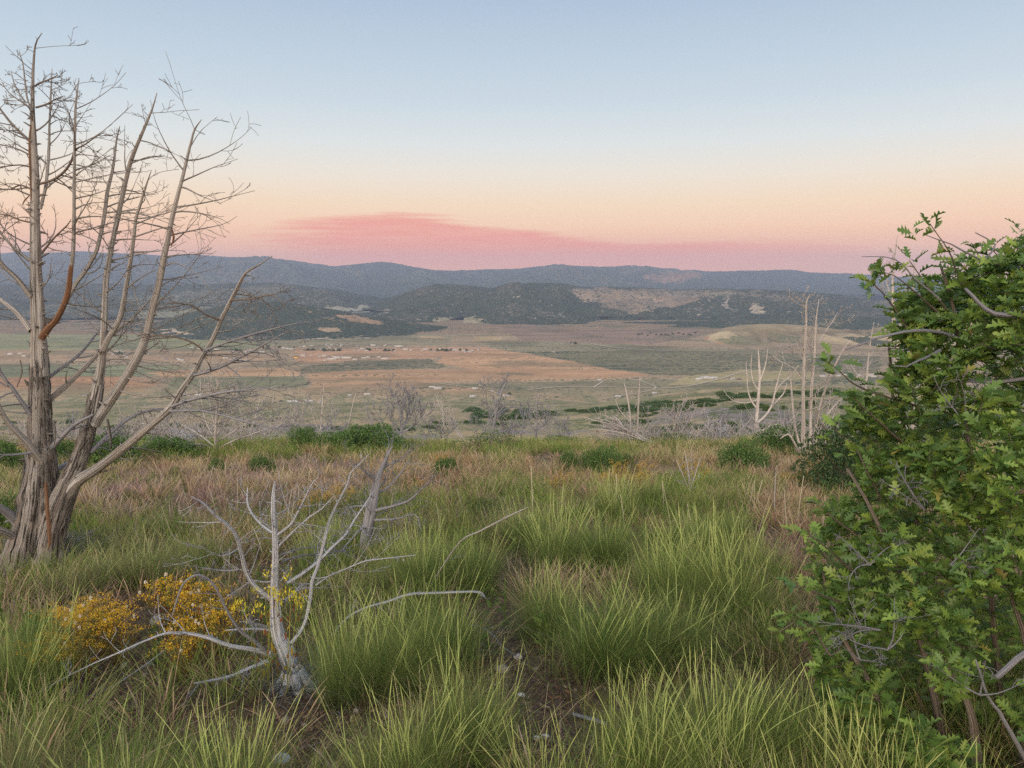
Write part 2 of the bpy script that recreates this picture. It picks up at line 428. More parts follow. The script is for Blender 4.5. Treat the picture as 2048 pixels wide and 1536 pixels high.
VZ = -240.0
FIELDS = [  # colour, polygon in pixels of the photograph, projected onto the valley floor; tree cover
    ((150, 132, 108), [(-900, 640), (2900, 640), (2900, 900), (-900, 900)], .25),
    ((124, 122, 98), [(-900, 640), (900, 640), (900, 690), (-900, 700)], .2),
    ((132, 110, 92), [(-900, 640), (2900, 640), (2900, 668), (-900, 668)], .4),
    ((118, 130, 92), [(-900, 672), (360, 668), (560, 690), (480, 700), (-900, 700)], .1),
    ((160, 132, 104), [(-900, 700), (420, 700), (560, 716), (500, 724), (-900, 722)], .1),
    ((104, 124, 88), [(-900, 738), (310, 730), (420, 738), (300, 752), (-900, 764)], .1),
    ((160, 114, 82), [(-900, 762), (250, 752), (330, 764), (250, 792), (100, 830), (-900, 860)], .08),
    ((184, 146, 110), [(290, 745), (360, 738), (560, 736), (600, 744), (600, 752), (330, 753)], .05),
    ((100, 112, 84), [(350, 753), (606, 752), (611, 775), (330, 781)], .08),
    ((172, 134, 102), [(612, 738), (700, 742), (1000, 738), (1300, 750), (1240, 757), (900, 764), (620, 778)], .15),
    ((182, 138, 104), [(880, 706), (985, 697), (1040, 705), (1140, 722), (1220, 738), (1300, 750), (1120, 752), (960, 742), (880, 726)], .03),
    ((180, 136, 106), [(590, 698), (985, 693), (1010, 702), (880, 712), (860, 718), (600, 726)], .06),
    ((106, 104, 84), [(600, 732), (700, 722), (855, 718), (896, 735), (790, 741), (690, 742), (600, 748)], .5),
    ((138, 112, 88), [(610, 775), (830, 762), (880, 772), (900, 786), (700, 830), (600, 840)], .2),
    ((104, 106, 82), [(1040, 704), (1270, 700), (1560, 706), (1760, 712), (1760, 746), (1480, 752), (1300, 748), (1220, 738), (1140, 722)], .55),
    ((124, 122, 98), [(960, 686), (1180, 682), (1320, 694), (1560, 700), (1560, 706), (1270, 700), (1040, 704), (985, 696)], .3),
    ((112, 114, 90), [(930, 768), (1240, 760), (1480, 756), (1760, 752), (1760, 790), (1400, 800), (1100, 790), (905, 772)], .3),
    ((176, 134, 104), [(882, 773), (990, 776), (1120, 790), (1105, 797), (940, 796), (896, 788)], .03),
    ((152, 146, 104), [(1370, 752), (1480, 740), (1620, 744), (1620, 760), (1400, 766), (1330, 772)], .1),
    ((92, 90, 72), [(1080, 792), (1250, 790), (1500, 780), (1500, 800), (1080, 806)], .6),
    ((172, 150, 112), [(838, 672), (880, 672), (900, 678), (836, 680)], .05),
    ((166, 146, 108), [(945, 672), (1010, 676), (1000, 684), (950, 680)], .05),
    ((124, 104, 96), [(990, 655), (1100, 642), (1130, 660), (1250, 660), (1400, 655), (1400, 672), (1300, 690), (1050, 682)], .2),
]
def valley_sheet():
    q = np.linspace(1 / 1390.0, 1 / 5200.0, 330); ys = np.concatenate([1 / q, np.geomspace(5500, 16500, 14)])
    tt = np.linspace(-1.2, 1.2, 1560)
    Y, T = np.meshgrid(ys, tt, indexing='ij'); X = T * Y
    Z = np.full_like(X, VZ) + (fbm(X / 300, Y / 300, 3, 51) - .5) * 5 * sstep(Y, 1450, 1800)
    Z = np.where(Y > 5200, VZ - 2, Z)
    wx = X + (fbm(X / 60, Y / 60, 3, 52) - .5) * 26; wy = Y + (fbm(X / 60, Y / 60, 3, 53) - .5) * 30
    px, py = proj(wx, wy, np.full_like(X, VZ))
    Cc = np.zeros(X.shape + (3,)); cov = np.zeros(X.shape)
    for c, poly, cv_ in FIELDS:
        m_ = inpoly(px, py, poly); Cc[m_] = lin(tuple(.62 * a_ + .38 * b_ for a_, b_ in zip(c, (188, 152, 114)))); cov[m_] = cv_
    # cultivation and contour stripes along the fields, darker scrub bands
    st = fbm(X / 420, Y / 34, 4, 54); s2 = fbm(X / 160, Y / 90, 4, 55)
    Cc *= (0.62 + 0.78 * st)[..., None]
    dk = sstep(s2, 0.52, 0.70) * 0.5
    Cc = mixc(Cc, np.broadcast_to(np.array(lin((104, 102, 78))), Cc.shape), dk)
    cov = np.clip(cov + 0.45 * sstep(st, .55, .7), 0, 1)
    # transition to the slope
    e = (1 - sstep(Y, 1395, 1650)); sl1 = near_col(X, Y, Z)
    Cc = mixc(Cc, sl1, e); cov = cov * (1 - e) + e * 0.4
    V = np.stack([X, Y, Z], -1).reshape(-1, 3)
    G = np.stack([cov, cov * 0, cov * 0], -1).reshape(-1, 3)
    me = mesh_data('valley_floor', V, grid_faces(len(ys), len(tt)), (M_VALLEY,), Cc.reshape(-1, 3), G, True)
    return tag(link('valley_floor', me), kind='structure')
valley_sheet()

def vhit(px, py):
    d = ray(px, py); k = (VZ - CAMZ) / d[2]; return np.array([d[0] * k, d[1] * k, VZ])

def hill(name, sky, D, base, amp, L, mat, ground, clear=(), cov=0.9, seed=0, zb=VZ - 12, power=1.0, back=1.18, nr=150, nc=700, jag=2.0, rv_shade=0.6):
    sky = np.array(sky, float)
    tt = np.linspace((sky[0, 0] - 1024) / 1495, (sky[-1, 0] - 1024) / 1495, nc)
    px = 1024 + 1495 * tt
    py = np.interp(px, sky[:, 0], sky[:, 1])
    k = np.ones(9) / 9; py = np.convolve(np.pad(py, 4, 'edge'), k, 'valid')
    py = py + (fbm(px / 26, px * 0, 4, seed + 3) - .5) * jag + (fbm(px / 4, px * 0, 2, seed + 4) - .5) * jag * 0.45
    Dv = D * (1 + 0.06 * (fbm(px / 190, px * 0, 2, seed + 5) - .5))
    zr = CAMZ + Dv * np.tan(np.arctan((768 - py) / F) - PITCH)
    s = np.concatenate([np.linspace(0, 1, nr), np.linspace(1.01, back, 24)])
    S, T = np.meshgrid(s, tt, indexing='ij')
    Dm = np.broadcast_to(Dv, S.shape); Y = base + (Dm - base) * S; X = T * Y
    pr = np.where(S <= 1, sstep(S, -0.25, 1.08) ** power, 1 - 0.9 * sstep(S, 1, back))
    pr = (pr - pr[0, 0]) / (pr[nr - 1, 0] - pr[0, 0])
    Z = zb + (zr[None, :] - zb) * pr
    hgt = np.clip(zr - zb, 0, None)[None, :] / max(1.0, (zr - zb).max())
    env = np.clip(S, 0, 1) ** 1.5 * np.clip(1 - S, 0, 1) * 5.0 * np.sqrt(hgt)
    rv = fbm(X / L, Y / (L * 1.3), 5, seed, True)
    Z = Z - amp * env * (rv - 0.5) * np.where(S < 1, 1, 0)
    ppx, ppy = proj(X, Y, Z)
    Cc = np.broadcast_to(np.array(lin(ground)), X.shape + (3,)).copy()
    f = fbm(X / (L * .5), Y / (L * .5), 5, seed + 8)
    Cc *= (0.78 + 0.5 * f + rv_shade * (0.5 - rv))[..., None]  # random tone, and ravine shade put into the ground colour for relief
    cv_ = cov * (0.85 + 0.6 * (fbm(X / (L * 0.35), Y / (L * 0.35), 4, seed + 9) - .5) + 0.9 * (rv - .5))
    jx = (fbm(X / 90, Y / 90, 5, seed + 20) - .5) * 46; jy = (fbm(X / 90, Y / 130, 5, seed + 21) - .5) * 22
    for c, poly, kk in clear:
        m_ = inpoly(ppx + jx, ppy + jy, poly); Cc[m_] = lin(tuple(.7 * a_ + .3 * b_ for a_, b_ in zip(c, ground))); cv_ = np.where(m_, max(kk, .30) + .5 * (vnoise(X / 30, Y / 40, 5) - .5), cv_)
    V = np.stack([X, Y, Z], -1).reshape(-1, 3)
    G = np.stack([cv_, cv_ * 0, cv_ * 0], -1).reshape(-1, 3)
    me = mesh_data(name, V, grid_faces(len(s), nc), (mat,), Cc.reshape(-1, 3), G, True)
    return tag(link(name, me), kind='structure')
def blobs(rs, n, x0, x1, y0, y1, w, h, c, k=0.1):
    out = []
    for _ in range(n):
        x, y = rs.uniform(x0, x1), rs.uniform(y0, y1); a, b_ = w * rs.uniform(.25, .8), h * rs.uniform(.35, .8); c2 = tuple(v * .86 for v in c)
        out.append((c2, [(x - a, y + rs.uniform(-b_, b_) * .4), (x - a * .3, y - b_), (x + a * .6, y - b_ * .6), (x + a, y + b_ * .3), (x, y + b_)], k))
    return out
rs = np.random.RandomState(5)
# far range
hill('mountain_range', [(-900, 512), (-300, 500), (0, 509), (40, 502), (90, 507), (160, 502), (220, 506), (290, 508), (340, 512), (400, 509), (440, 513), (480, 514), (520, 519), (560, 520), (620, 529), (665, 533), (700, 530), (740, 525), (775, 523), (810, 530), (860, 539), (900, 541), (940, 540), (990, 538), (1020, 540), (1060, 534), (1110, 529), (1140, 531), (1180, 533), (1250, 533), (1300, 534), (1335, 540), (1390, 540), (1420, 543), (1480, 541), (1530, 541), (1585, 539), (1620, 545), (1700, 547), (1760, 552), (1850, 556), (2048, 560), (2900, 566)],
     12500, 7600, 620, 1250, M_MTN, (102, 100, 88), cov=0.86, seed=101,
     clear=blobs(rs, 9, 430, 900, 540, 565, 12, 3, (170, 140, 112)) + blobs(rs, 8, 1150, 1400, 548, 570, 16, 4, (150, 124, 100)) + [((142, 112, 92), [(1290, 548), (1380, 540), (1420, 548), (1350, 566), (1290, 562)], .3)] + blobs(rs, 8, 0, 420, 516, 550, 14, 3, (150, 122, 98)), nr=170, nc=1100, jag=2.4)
# middle ranges
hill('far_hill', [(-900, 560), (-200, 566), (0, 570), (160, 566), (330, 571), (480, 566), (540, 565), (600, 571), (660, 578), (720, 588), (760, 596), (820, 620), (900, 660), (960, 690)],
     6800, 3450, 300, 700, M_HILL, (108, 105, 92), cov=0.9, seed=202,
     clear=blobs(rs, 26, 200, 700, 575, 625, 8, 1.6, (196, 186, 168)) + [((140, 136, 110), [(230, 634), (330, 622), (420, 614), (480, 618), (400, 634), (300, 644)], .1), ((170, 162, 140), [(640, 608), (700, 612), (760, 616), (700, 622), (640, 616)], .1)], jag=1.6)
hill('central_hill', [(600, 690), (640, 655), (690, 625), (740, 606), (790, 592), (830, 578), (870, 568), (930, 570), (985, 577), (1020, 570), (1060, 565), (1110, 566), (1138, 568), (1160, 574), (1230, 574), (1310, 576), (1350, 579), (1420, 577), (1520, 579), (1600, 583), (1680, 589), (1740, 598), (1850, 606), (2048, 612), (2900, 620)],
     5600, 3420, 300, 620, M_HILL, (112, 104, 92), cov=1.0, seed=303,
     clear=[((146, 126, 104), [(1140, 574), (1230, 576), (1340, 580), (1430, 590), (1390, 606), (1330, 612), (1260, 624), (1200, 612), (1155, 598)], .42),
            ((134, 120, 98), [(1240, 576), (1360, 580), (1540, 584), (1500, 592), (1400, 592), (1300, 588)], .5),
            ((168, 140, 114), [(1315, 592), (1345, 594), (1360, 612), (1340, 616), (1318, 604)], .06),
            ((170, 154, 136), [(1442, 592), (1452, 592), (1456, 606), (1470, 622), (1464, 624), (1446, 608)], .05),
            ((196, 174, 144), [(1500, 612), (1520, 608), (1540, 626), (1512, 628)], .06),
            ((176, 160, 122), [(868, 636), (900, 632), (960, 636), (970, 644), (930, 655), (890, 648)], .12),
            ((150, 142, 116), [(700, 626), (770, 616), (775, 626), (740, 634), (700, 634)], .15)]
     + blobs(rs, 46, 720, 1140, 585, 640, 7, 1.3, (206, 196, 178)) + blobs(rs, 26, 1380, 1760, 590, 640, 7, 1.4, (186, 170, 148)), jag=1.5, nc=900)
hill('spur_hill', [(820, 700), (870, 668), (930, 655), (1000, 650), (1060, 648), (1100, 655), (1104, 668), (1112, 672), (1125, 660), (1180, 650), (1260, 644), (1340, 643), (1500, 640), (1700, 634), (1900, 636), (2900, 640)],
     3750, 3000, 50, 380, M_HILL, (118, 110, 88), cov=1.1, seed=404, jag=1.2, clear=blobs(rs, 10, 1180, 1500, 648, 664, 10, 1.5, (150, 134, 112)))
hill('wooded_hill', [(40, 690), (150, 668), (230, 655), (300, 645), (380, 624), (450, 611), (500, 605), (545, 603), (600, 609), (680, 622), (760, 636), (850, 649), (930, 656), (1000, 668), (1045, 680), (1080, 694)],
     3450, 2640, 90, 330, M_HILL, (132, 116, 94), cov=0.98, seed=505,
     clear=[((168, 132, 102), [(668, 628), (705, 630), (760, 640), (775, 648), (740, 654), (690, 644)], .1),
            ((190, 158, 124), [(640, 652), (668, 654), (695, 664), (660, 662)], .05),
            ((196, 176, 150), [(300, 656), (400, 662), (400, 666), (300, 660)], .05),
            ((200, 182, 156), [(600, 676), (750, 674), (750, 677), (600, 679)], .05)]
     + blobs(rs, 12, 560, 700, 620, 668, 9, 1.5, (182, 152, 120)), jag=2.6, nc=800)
# grassy hill on the right
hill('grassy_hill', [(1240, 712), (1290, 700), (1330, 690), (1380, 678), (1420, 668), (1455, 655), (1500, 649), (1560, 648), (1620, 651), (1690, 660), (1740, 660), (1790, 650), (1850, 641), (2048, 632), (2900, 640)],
     3050, 2380, 85, 260, M_VALLEY, (160, 140, 108), cov=0.22, rv_shade=1.5, seed=606, power=0.85,
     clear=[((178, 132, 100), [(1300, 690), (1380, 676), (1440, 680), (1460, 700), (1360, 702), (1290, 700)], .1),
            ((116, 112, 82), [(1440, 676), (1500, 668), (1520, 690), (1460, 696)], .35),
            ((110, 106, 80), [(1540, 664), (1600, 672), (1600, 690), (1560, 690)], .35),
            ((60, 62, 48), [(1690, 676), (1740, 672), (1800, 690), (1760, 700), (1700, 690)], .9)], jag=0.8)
# ---------------------------------------------------------------- dead trees
def rot_about(v, ax, a):
    ax = ax / (np.linalg.norm(ax) + 1e-12)
    return v * math.cos(a) + np.cross(ax, v) * math.sin(a) + ax * np.dot(ax, v) * (1 - math.cos(a))
def grow(mb, rg, p0, d, L, r0, lvl, curl=0.35, up=0.0, k=5, kids=4, kl=0.5, ang=(30, 75), rmin=0.0012, npt=8):
    d = np.asarray(d, float); d = d / np.linalg.norm(d)
    pts = [np.asarray(p0, float)]; c = rg.normal(0, 1, 3) * curl
    st = L / (npt - 1); dirs = [d]
    for i in range(npt - 1):
        c = c * 0.75 + rg.normal(0, 1, 3) * curl * 0.55
        d = d + c / (npt - 1) * 2.2 + np.array([0, 0, up]) / (npt - 1) * 2
        d /= np.linalg.norm(d); dirs.append(d); pts.append(pts[-1] + d * st)
    s = np.linspace(0, 1, npt)
    mb.tube(pts, np.maximum(r0 * (1 - s * 0.88), rmin), k, fseed=rg.randint(1, 900))
    if lvl > 0:
        for j in range(kids):
            q = rg.uniform(0.18, 0.97); i = min(int(q * (npt - 1)), npt - 2)
            pp = pts[i] + (pts[i + 1] - pts[i]) * (q * (npt - 1) - i)
            ax = np.cross(dirs[i], rg.normal(0, 1, 3))
            kd = rot_about(dirs[i], ax, math.radians(rg.uniform(*ang)))
            grow(mb, rg, pp, kd, L * kl * rg.uniform(0.5, 1.2) * (1.15 - 0.6 * q), max(r0 * (1 - q * 0.85) * 0.55, rmin), lvl - 1, curl, up,
                 max(3, k - 1), max(2, kids - 1), kl, ang, rmin, max(5, npt - 2))
WF = 0.80
def stem_pts(px, Y0, Y1, seg=0.06, jitter=0.0, rg=None):
    """px: (x, y, width) triples in photograph pixels; Y0..Y1 the distance at its foot and at its tip"""
    px = np.array(px, float)
    L = np.concatenate([[0], np.cumsum(np.hypot(*np.diff(px[:, :2], axis=0).T))]); L /= L[-1]
    out = []
    for (x, y, w_), s in zip(px, L):
        Y = Y0 + (Y1 - Y0) * s
        out.append(list(P(x, y, Y)) + [0.5 * w_ * Y / F * WF])
    q = catmull(out, seg)
    if jitter: q[:, :3] += np.cumsum(rg.normal(0, jitter, (len(q), 3)), 0) * 0.25
    return q[:, :3], np.maximum(q[:, 3], 0.0015)
def side_twigs(mb, rg, pts, R, n, Lr, s0=0.3, up=0.15, lvl=2, curl=0.5, side=None, k=4, kids=3, rr=0.4, horiz=0.8, rcap=0.012, droop=0.0, rmin=0.0012):
    m_ = len(pts)
    for j in range(n):
        q = s0 + (0.98 - s0) * (j + rg.uniform(0, 1)) / n
        i = min(int(q * (m_ - 1)), m_ - 2)
        ax = pts[i + 1] - pts[i]; ax /= np.linalg.norm(ax)
        a = rg.uniform(0, 2 * math.pi)
        if side is not None and rg.rand() < 0.7: a = side + rg.normal(0, 0.7)
        d = np.array([math.cos(a), math.sin(a) * 0.8, 0.0])
        d = d - ax * np.dot(d, ax); d /= np.linalg.norm(d) + 1e-9
        d = d * horiz + ax * rg.uniform(0.15, 0.75)
        L = rg.uniform(*Lr) * (1.1 - 0.6 * q)
        grow(mb, rg, pts[i], d, L, min(R[i] * rr, rcap), lvl, curl, up, k, kids, 0.52, (22, 60), rmin)

def stubs(mb, rg, pts, R, n, La, Lb, k=4):
    for _ in range(n):
        i = rg.randint(1, len(pts) - 2); ax = pts[i + 1] - pts[i]; ax /= np.linalg.norm(ax) + 1e-9
        d = np.cross(ax, rg.normal(0, 1, 3)); d /= np.linalg.norm(d) + 1e-9; d = d + ax * rg.uniform(-.1, .7); L = rg.uniform(La, Lb); r = min(R[i] * .42, L * .22)
        p = pts[i] + d * R[i] * .6
        mb.tube([p, p + d * L * .55, p + d * L + rg.normal(0, .12, 3) * L], [r, r * .7, r * .12], k, fseed=rg.randint(1, 99))
def dead_tree(name, label, cat, base, parts, mat, group=None, twigmat=None):
    """parts: list of (part name, MB, material)"""
    root = thing(name, label, cat, base, group)
    for nm, mb, mt in parts:
        if mb.n == 0: continue
        mb.V = [v - np.asarray(base, float) for v in mb.V]
        o_ = link(nm, mb.data(nm, (mt,), True, False), root)
        if nm == 'shed_bark': o_['kind'] = 'stuff'
    return root

# -- the big juniper snag on the left
def big_snag():
    rg = np.random.RandomState(11); Y = 6.3
    foot = hit(72, 1120); parts = []
    tr = MB()
    px = [(66, 1150, 190), (68, 1110, 140), (74, 1060, 104), (80, 1000, 92), (82, 940, 68), (82, 880, 50), (80, 820, 44), (80, 760, 40), (78, 700, 34), (76, 640, 30), (72, 560, 26), (71, 500, 22), (70, 430, 19), (70, 350, 17), (67, 290, 14), (65, 220, 9), (66, 150, 6), (71, 90, 3.5), (84, 66, 1.5)]
    pts, R = stem_pts(px, Y, Y + 0.1, 0.035)
    tr.tube(pts[:int(len(pts) * .42)], R[:int(len(pts) * .42)], 40, flute=0.34, fseed=3, fl=1.7)
    for a, L, r in ((200, .55, .07), (250, .4, .06), (330, .5, .06), (30, .5, .07), (100, .4, .05)):
        d = np.array([math.cos(math.radians(a)), math.sin(math.radians(a)), -0.35])
        q = catmull([foot + d * 0.05 + [0, 0, 0.22], foot + d * L * 0.5 + [0, 0, 0.10], foot + d * L + [0, 0, 0.02]], 0.05)
        tr.tube(q, np.linspace(r * 1.5, 0.012, len(q)), 14, flute=0.3, fseed=a)
    cut = int(len(pts) * .40); tr.V.pop(0) if False else None
    up_ = MB(); up_.tube(pts[cut:], R[cut:] * 1.004, 22, flute=0.30, fseed=3, fl=1.7)
    side_twigs(up_, rg, pts, R, 15, (0.3, 0.75), 0.55, 0.25, 2, 0.32, rcap=0.008, rmin=.0019, kids=3)
    def shreds(mb, pp, RR_, n, lo, hi):
        for _ in range(n):
            i = rg.randint(lo, hi); a = rg.uniform(0, 2 * math.pi); L = rg.uniform(.06, .34); m_ = max(3, int(L / .05)); j = min(len(pp) - 1, i + max(2, int(L / .035)))
            o = np.array([math.cos(a), math.sin(a) * .95, 0]); r0, r1 = RR_[i] * rg.uniform(.96, 1.1), RR_[j] * rg.uniform(1.0, 1.22)
            A, B = pp[i] + o * r0, pp[j] + o * r1; t_ = np.linspace(0, 1, m_ + 1)[:, None]
            q = A * (1 - t_) + B * t_ + rg.normal(0, .004, (m_ + 1, 3)); w_ = rg.uniform(.004, .011)
            mb.tube(q, w_ * (np.sin(np.linspace(.35, 2.9, m_ + 1))), 4, fseed=rg.randint(1, 99))
    stubs(up_, rg, pts[cut:], R[cut:], 60, .02, .09); stubs(tr, rg, pts[:cut], R[:cut], 22, .04, .12)
    shreds(tr, pts, R, 420, 2, int(len(pts) * .40))
    parts.append(('trunk', tr, M_BARK)); parts.append(('upper_trunk', up_, M_OLD))
    # second trunk
    t2 = MB()
    px2 = [(98, 1120, 78), (106, 1060, 66), (120, 1010, 58), (138, 965, 48), (156, 925, 40), (171, 880, 34), (184, 830, 30), (196, 770, 24), (202, 735, 20), (206, 693, 16), (209, 620, 14), (213, 555, 13), (220, 510, 12), (226, 481, 11), (239, 419, 11), (251, 365, 10), (262, 321, 9.5), (275, 288, 8), (292, 248, 6), (304, 219, 4), (314, 186, 1.6)]
    q2, R2 = stem_pts(px2, Y - 0.05, Y + 0.3, 0.035)
    c2 = int(len(q2) * .36); t2.tube(q2[:c2 + 3], R2[:c2 + 3], 30, flute=0.30, fseed=8, fl=1.6)
    u2 = MB(); u2.tube(q2[c2:], R2[c2:] * 1.004, 20, flute=0.24, fseed=8, fl=1.6)
    side_twigs(u2, rg, q2, R2, 20, (0.35, 0.95), 0.42, 0.05, 2, 0.32, side=0.0, rcap=0.008, rmin=.0019, kids=3)
    stubs(u2, rg, q2[c2:], R2[c2:], 50, .02, .08)
    shreds(t2, q2, R2, 240, 2, c2)
    parts.append(('trunk', t2, M_BARK)); parts.append(('upper_trunk', u2, M_OLD))
    stems = [  # pixels, Y0, Y1, twigs, twig length, material
        ([(83, 676, 16), (96, 656, 15), (112, 640, 14), (126, 612, 13), (136, 580, 12), (140, 550, 11), (143, 530, 10)], 6.3, 6.22, 0, 0, M_RUST, 14),
        ([(143, 531, 10), (146, 500, 9), (148, 440, 8), (148, 365, 7), (149, 291, 6), (151, 219, 5), (155, 182, 3), (158, 157, 1.5)], 6.22, 6.1, 15, (.2, .6), M_OLD, 10),
        ([(80, 418, 8), (90, 380, 7), (95, 340, 7), (98, 290, 6), (99, 250, 5), (102, 190, 4), (105, 137, 1.5)], 6.35, 6.6, 12, (.15, .4), M_OLD, 8),
        ([(92, 668, 13), (110, 640, 12), (130, 606, 11), (150, 570, 11), (172, 540, 10), (190, 508, 9), (197, 488, 9), (208, 437, 8), (215, 383, 8), (226, 335, 6), (233, 281, 4), (240, 252, 1.5)], 6.4, 6.7, 14, (.2, .5), M_OLD, 10),
        ([(206, 700, 15), (216, 678, 14), (232, 652, 13), (242, 630, 12), (248, 600, 11), (255, 555, 10), (262, 515, 9), (268, 474, 8), (272, 437, 7), (281, 408, 6), (292, 372, 4), (303, 340, 1.5)], 6.35, 6.1, 11, (.2, .5), M_OLD, 10),
        ([(190, 850, 24), (204, 825, 24), (235, 780, 22), (262, 738, 21), (284, 696, 19), (298, 650, 17), (310, 600, 16), (320, 560, 15), (330, 507, 14), (336, 482, 12), (345, 435, 11), (355, 394, 10), (366, 354, 8), (374, 321, 7), (383, 284, 5), (390, 259, 4), (404, 239, 1.5)], 6.25, 6.0, 24, (.3, .75), M_OLD, 18),
        ([(122, 1000, 36), (140, 982, 30), (157, 962, 28), (204, 930, 24), (255, 890, 21), (310, 843, 18), (343, 813, 17), (365, 777, 14), (386, 748, 13), (405, 711, 12), (423, 682, 11), (441, 642, 10), (459, 606, 9), (478, 569, 8), (492, 545, 6), (518, 529, 4), (545, 511, 1.5)], 6.3, 5.6, 14, (.15, .45), M_OLD, 18),
        ([(343, 813, 8), (380, 800, 8), (430, 788, 7), (470, 782, 5), (520, 777, 3.5), (585, 776, 1.5)], 5.9, 5.5, 10, (.12, .4), M_STEEL, 7),
        ([(340, 822, 7), (400, 822, 6), (450, 832, 5), (500, 846, 4), (555, 860, 1.5)], 5.9, 5.4, 10, (.12, .35), M_STEEL, 6),
        ([(388, 750, 9), (412, 744, 8), (450, 730, 7), (500, 705, 5), (540, 682, 4), (590, 655, 1.5)], 5.8, 5.6, 10, (.12, .4), M_STEEL, 7),
        ([(408, 702, 7), (440, 690, 6), (480, 676, 5), (540, 660, 4), (604, 645, 1.5)], 5.75, 5.5, 12, (.12, .4), M_STEEL, 7),
        ([(406, 700, 6), (385, 685, 5), (350, 674, 4), (300, 672, 3.5), (250, 686, 1.5)], 5.75, 5.5, 8, (.12, .35), M_TWIG, 6),
        ([(440, 640, 5), (410, 628, 4), (385, 612, 3), (350, 606, 2.5), (325, 610, 1.4)], 5.7, 5.4, 6, (.1, .3), M_TWIG, 5),
        ([(462, 600, 5), (500, 598, 4), (540, 590, 3), (560, 600, 2), (572, 618, 1.3)], 5.7, 5.5, 6, (.1, .25), M_TWIG, 5),
        ([(98, 940, 26), (76, 915, 22), (50, 882, 17), (18, 848, 13), (0, 818, 11), (-35, 750, 8), (-60, 690, 4)], 6.32, 5.6, 6, (.2, .5), M_OLD, 14),
        ([(88, 872, 15), (66, 836, 13), (46, 808, 11), (24, 775, 9), (6, 752, 8), (-20, 700, 5), (-45, 650, 3)], 6.32, 6.0, 8, (.2, .5), M_STEEL, 10),
        ([(62, 662, 15), (40, 632, 13), (16, 610, 11), (-10, 592, 10), (-60, 560, 5)], 6.3, 6.5, 6, (.2, .5), M_OLD, 10),
        ([(60, 592, 13), (38, 562, 11), (15, 540, 10), (0, 524, 9), (-40, 470, 5)], 6.3, 6.0, 5, (.2, .5), M_OLD, 9),
        ([(64, 524, 9), (42, 508, 7), (20, 488, 6), (-4, 458, 5), (-30, 410, 3)], 6.3, 6.1, 7, (.15, .4), M_OLD, 7),
        ([(62, 445, 5), (40, 440, 4), (15, 430, 3), (-15, 428, 2)], 6.3, 6.2, 7, (.12, .35), M_TWIG, 6),
        ([(62, 378, 5), (40, 370, 4), (22, 378, 3), (-5, 380, 2)], 6.3, 6.4, 6, (.12, .3), M_TWIG, 6),
        ([(60, 334, 4), (40, 330, 3.5), (10, 333, 3), (-30, 340, 1.5)], 6.3, 6.1, 5, (.1, .3), M_TWIG, 6),
        ([(60, 310, 4), (40, 300, 3.5), (15, 292, 3), (-20, 285, 1.5)], 6.35, 6.5, 6, (.1, .3), M_TWIG, 6),
        ([(62, 284, 8), (46, 270, 7), (26, 250, 6), (8, 228, 5), (-8, 205, 3)], 6.3, 6.2, 6, (.12, .4), M_OLD, 8),
        ([(64, 222, 5), (54, 196, 4.5), (49, 160, 4), (45, 128, 3), (38, 104, 1.3)], 6.35, 6.5, 6, (.08, .2), M_OLD, 6),
        ([(62, 218, 4), (40, 202, 3.5), (18, 186, 3), (3, 164, 1.3)], 6.3, 6.2, 6, (.08, .22), M_OLD, 6),
        ([(52, 205, 3.5), (38, 185, 3), (28, 165, 2.5), (22, 140, 1.2)], 6.35, 6.3, 4, (.06, .18), M_OLD, 6),
        ([(72, 215, 5), (95, 208, 4), (108, 200, 3), (128, 192, 1.4)], 6.35, 6.2, 6, (.08, .25), M_TWIG, 6),
        ([(70, 172, 4), (82, 165, 3.5), (100, 158, 3), (116, 150, 1.4)], 6.35, 6.2, 5, (.08, .2), M_TWIG, 6),
        ([(78, 368, 6), (105, 360, 6), (128, 344, 6), (143, 322, 5), (150, 300, 4), (165, 292, 3.4), (190, 275, 2.6), (212, 262, 1.2)], 6.35, 6.0, 12, (.1, .35), M_TWIG, 7),
        ([(84, 505, 6), (98, 488, 5), (112, 472, 4), (135, 450, 3), (142, 438, 1.4)], 6.3, 6.1, 8, (.1, .35), M_TWIG, 6),
        ([(98, 800, 14), (125, 778, 13), (152, 752, 12), (176, 728, 11), (200, 702, 9), (226, 668, 8), (262, 640, 6), (300, 598, 4)], 6.4, 6.9, 7, (.2, .45), M_OLD, 10),
        ([(96, 756, 9), (120, 738, 8), (150, 716, 7), (175, 690, 6), (200, 655, 4), (215, 620, 2)], 6.45, 7.0, 5, (.2, .4), M_STEEL, 8),
        ([(95, 905, 16), (118, 880, 13), (150, 850, 9), (186, 830, 6)], 6.34, 6.1, 2, (.2, .3), M_STEEL, 8),
        ([(112, 940, 15), (140, 925, 13), (170, 905, 11), (215, 880, 8), (250, 850, 4)], 6.5, 7.0, 5, (.2, .4), M_STEEL, 8),
        ([(180, 905, 12), (205, 880, 11), (240, 850, 9), (275, 828, 8), (318, 818, 6), (345, 820, 3)], 6.35, 6.8, 4, (.15, .3), M_STEEL, 8),
        ([(60, 1066, 40), (48, 1058, 34), (30, 1038, 24), (10, 1022, 20), (-20, 1005, 16), (-60, 990, 10)], 6.35, 5.8, 0, 0, M_STEEL, 12),
        ([(60, 1100, 30), (36, 1080, 22), (10, 1065, 20), (-30, 1050, 14)], 6.3, 5.9, 0, 0, M_OLD, 12),
        ([(66, 905, 7), (40, 908, 6), (10, 910, 5), (-30, 905, 3)], 6.1, 5.8, 4, (.1, .3), M_STEEL, 6),
    ]
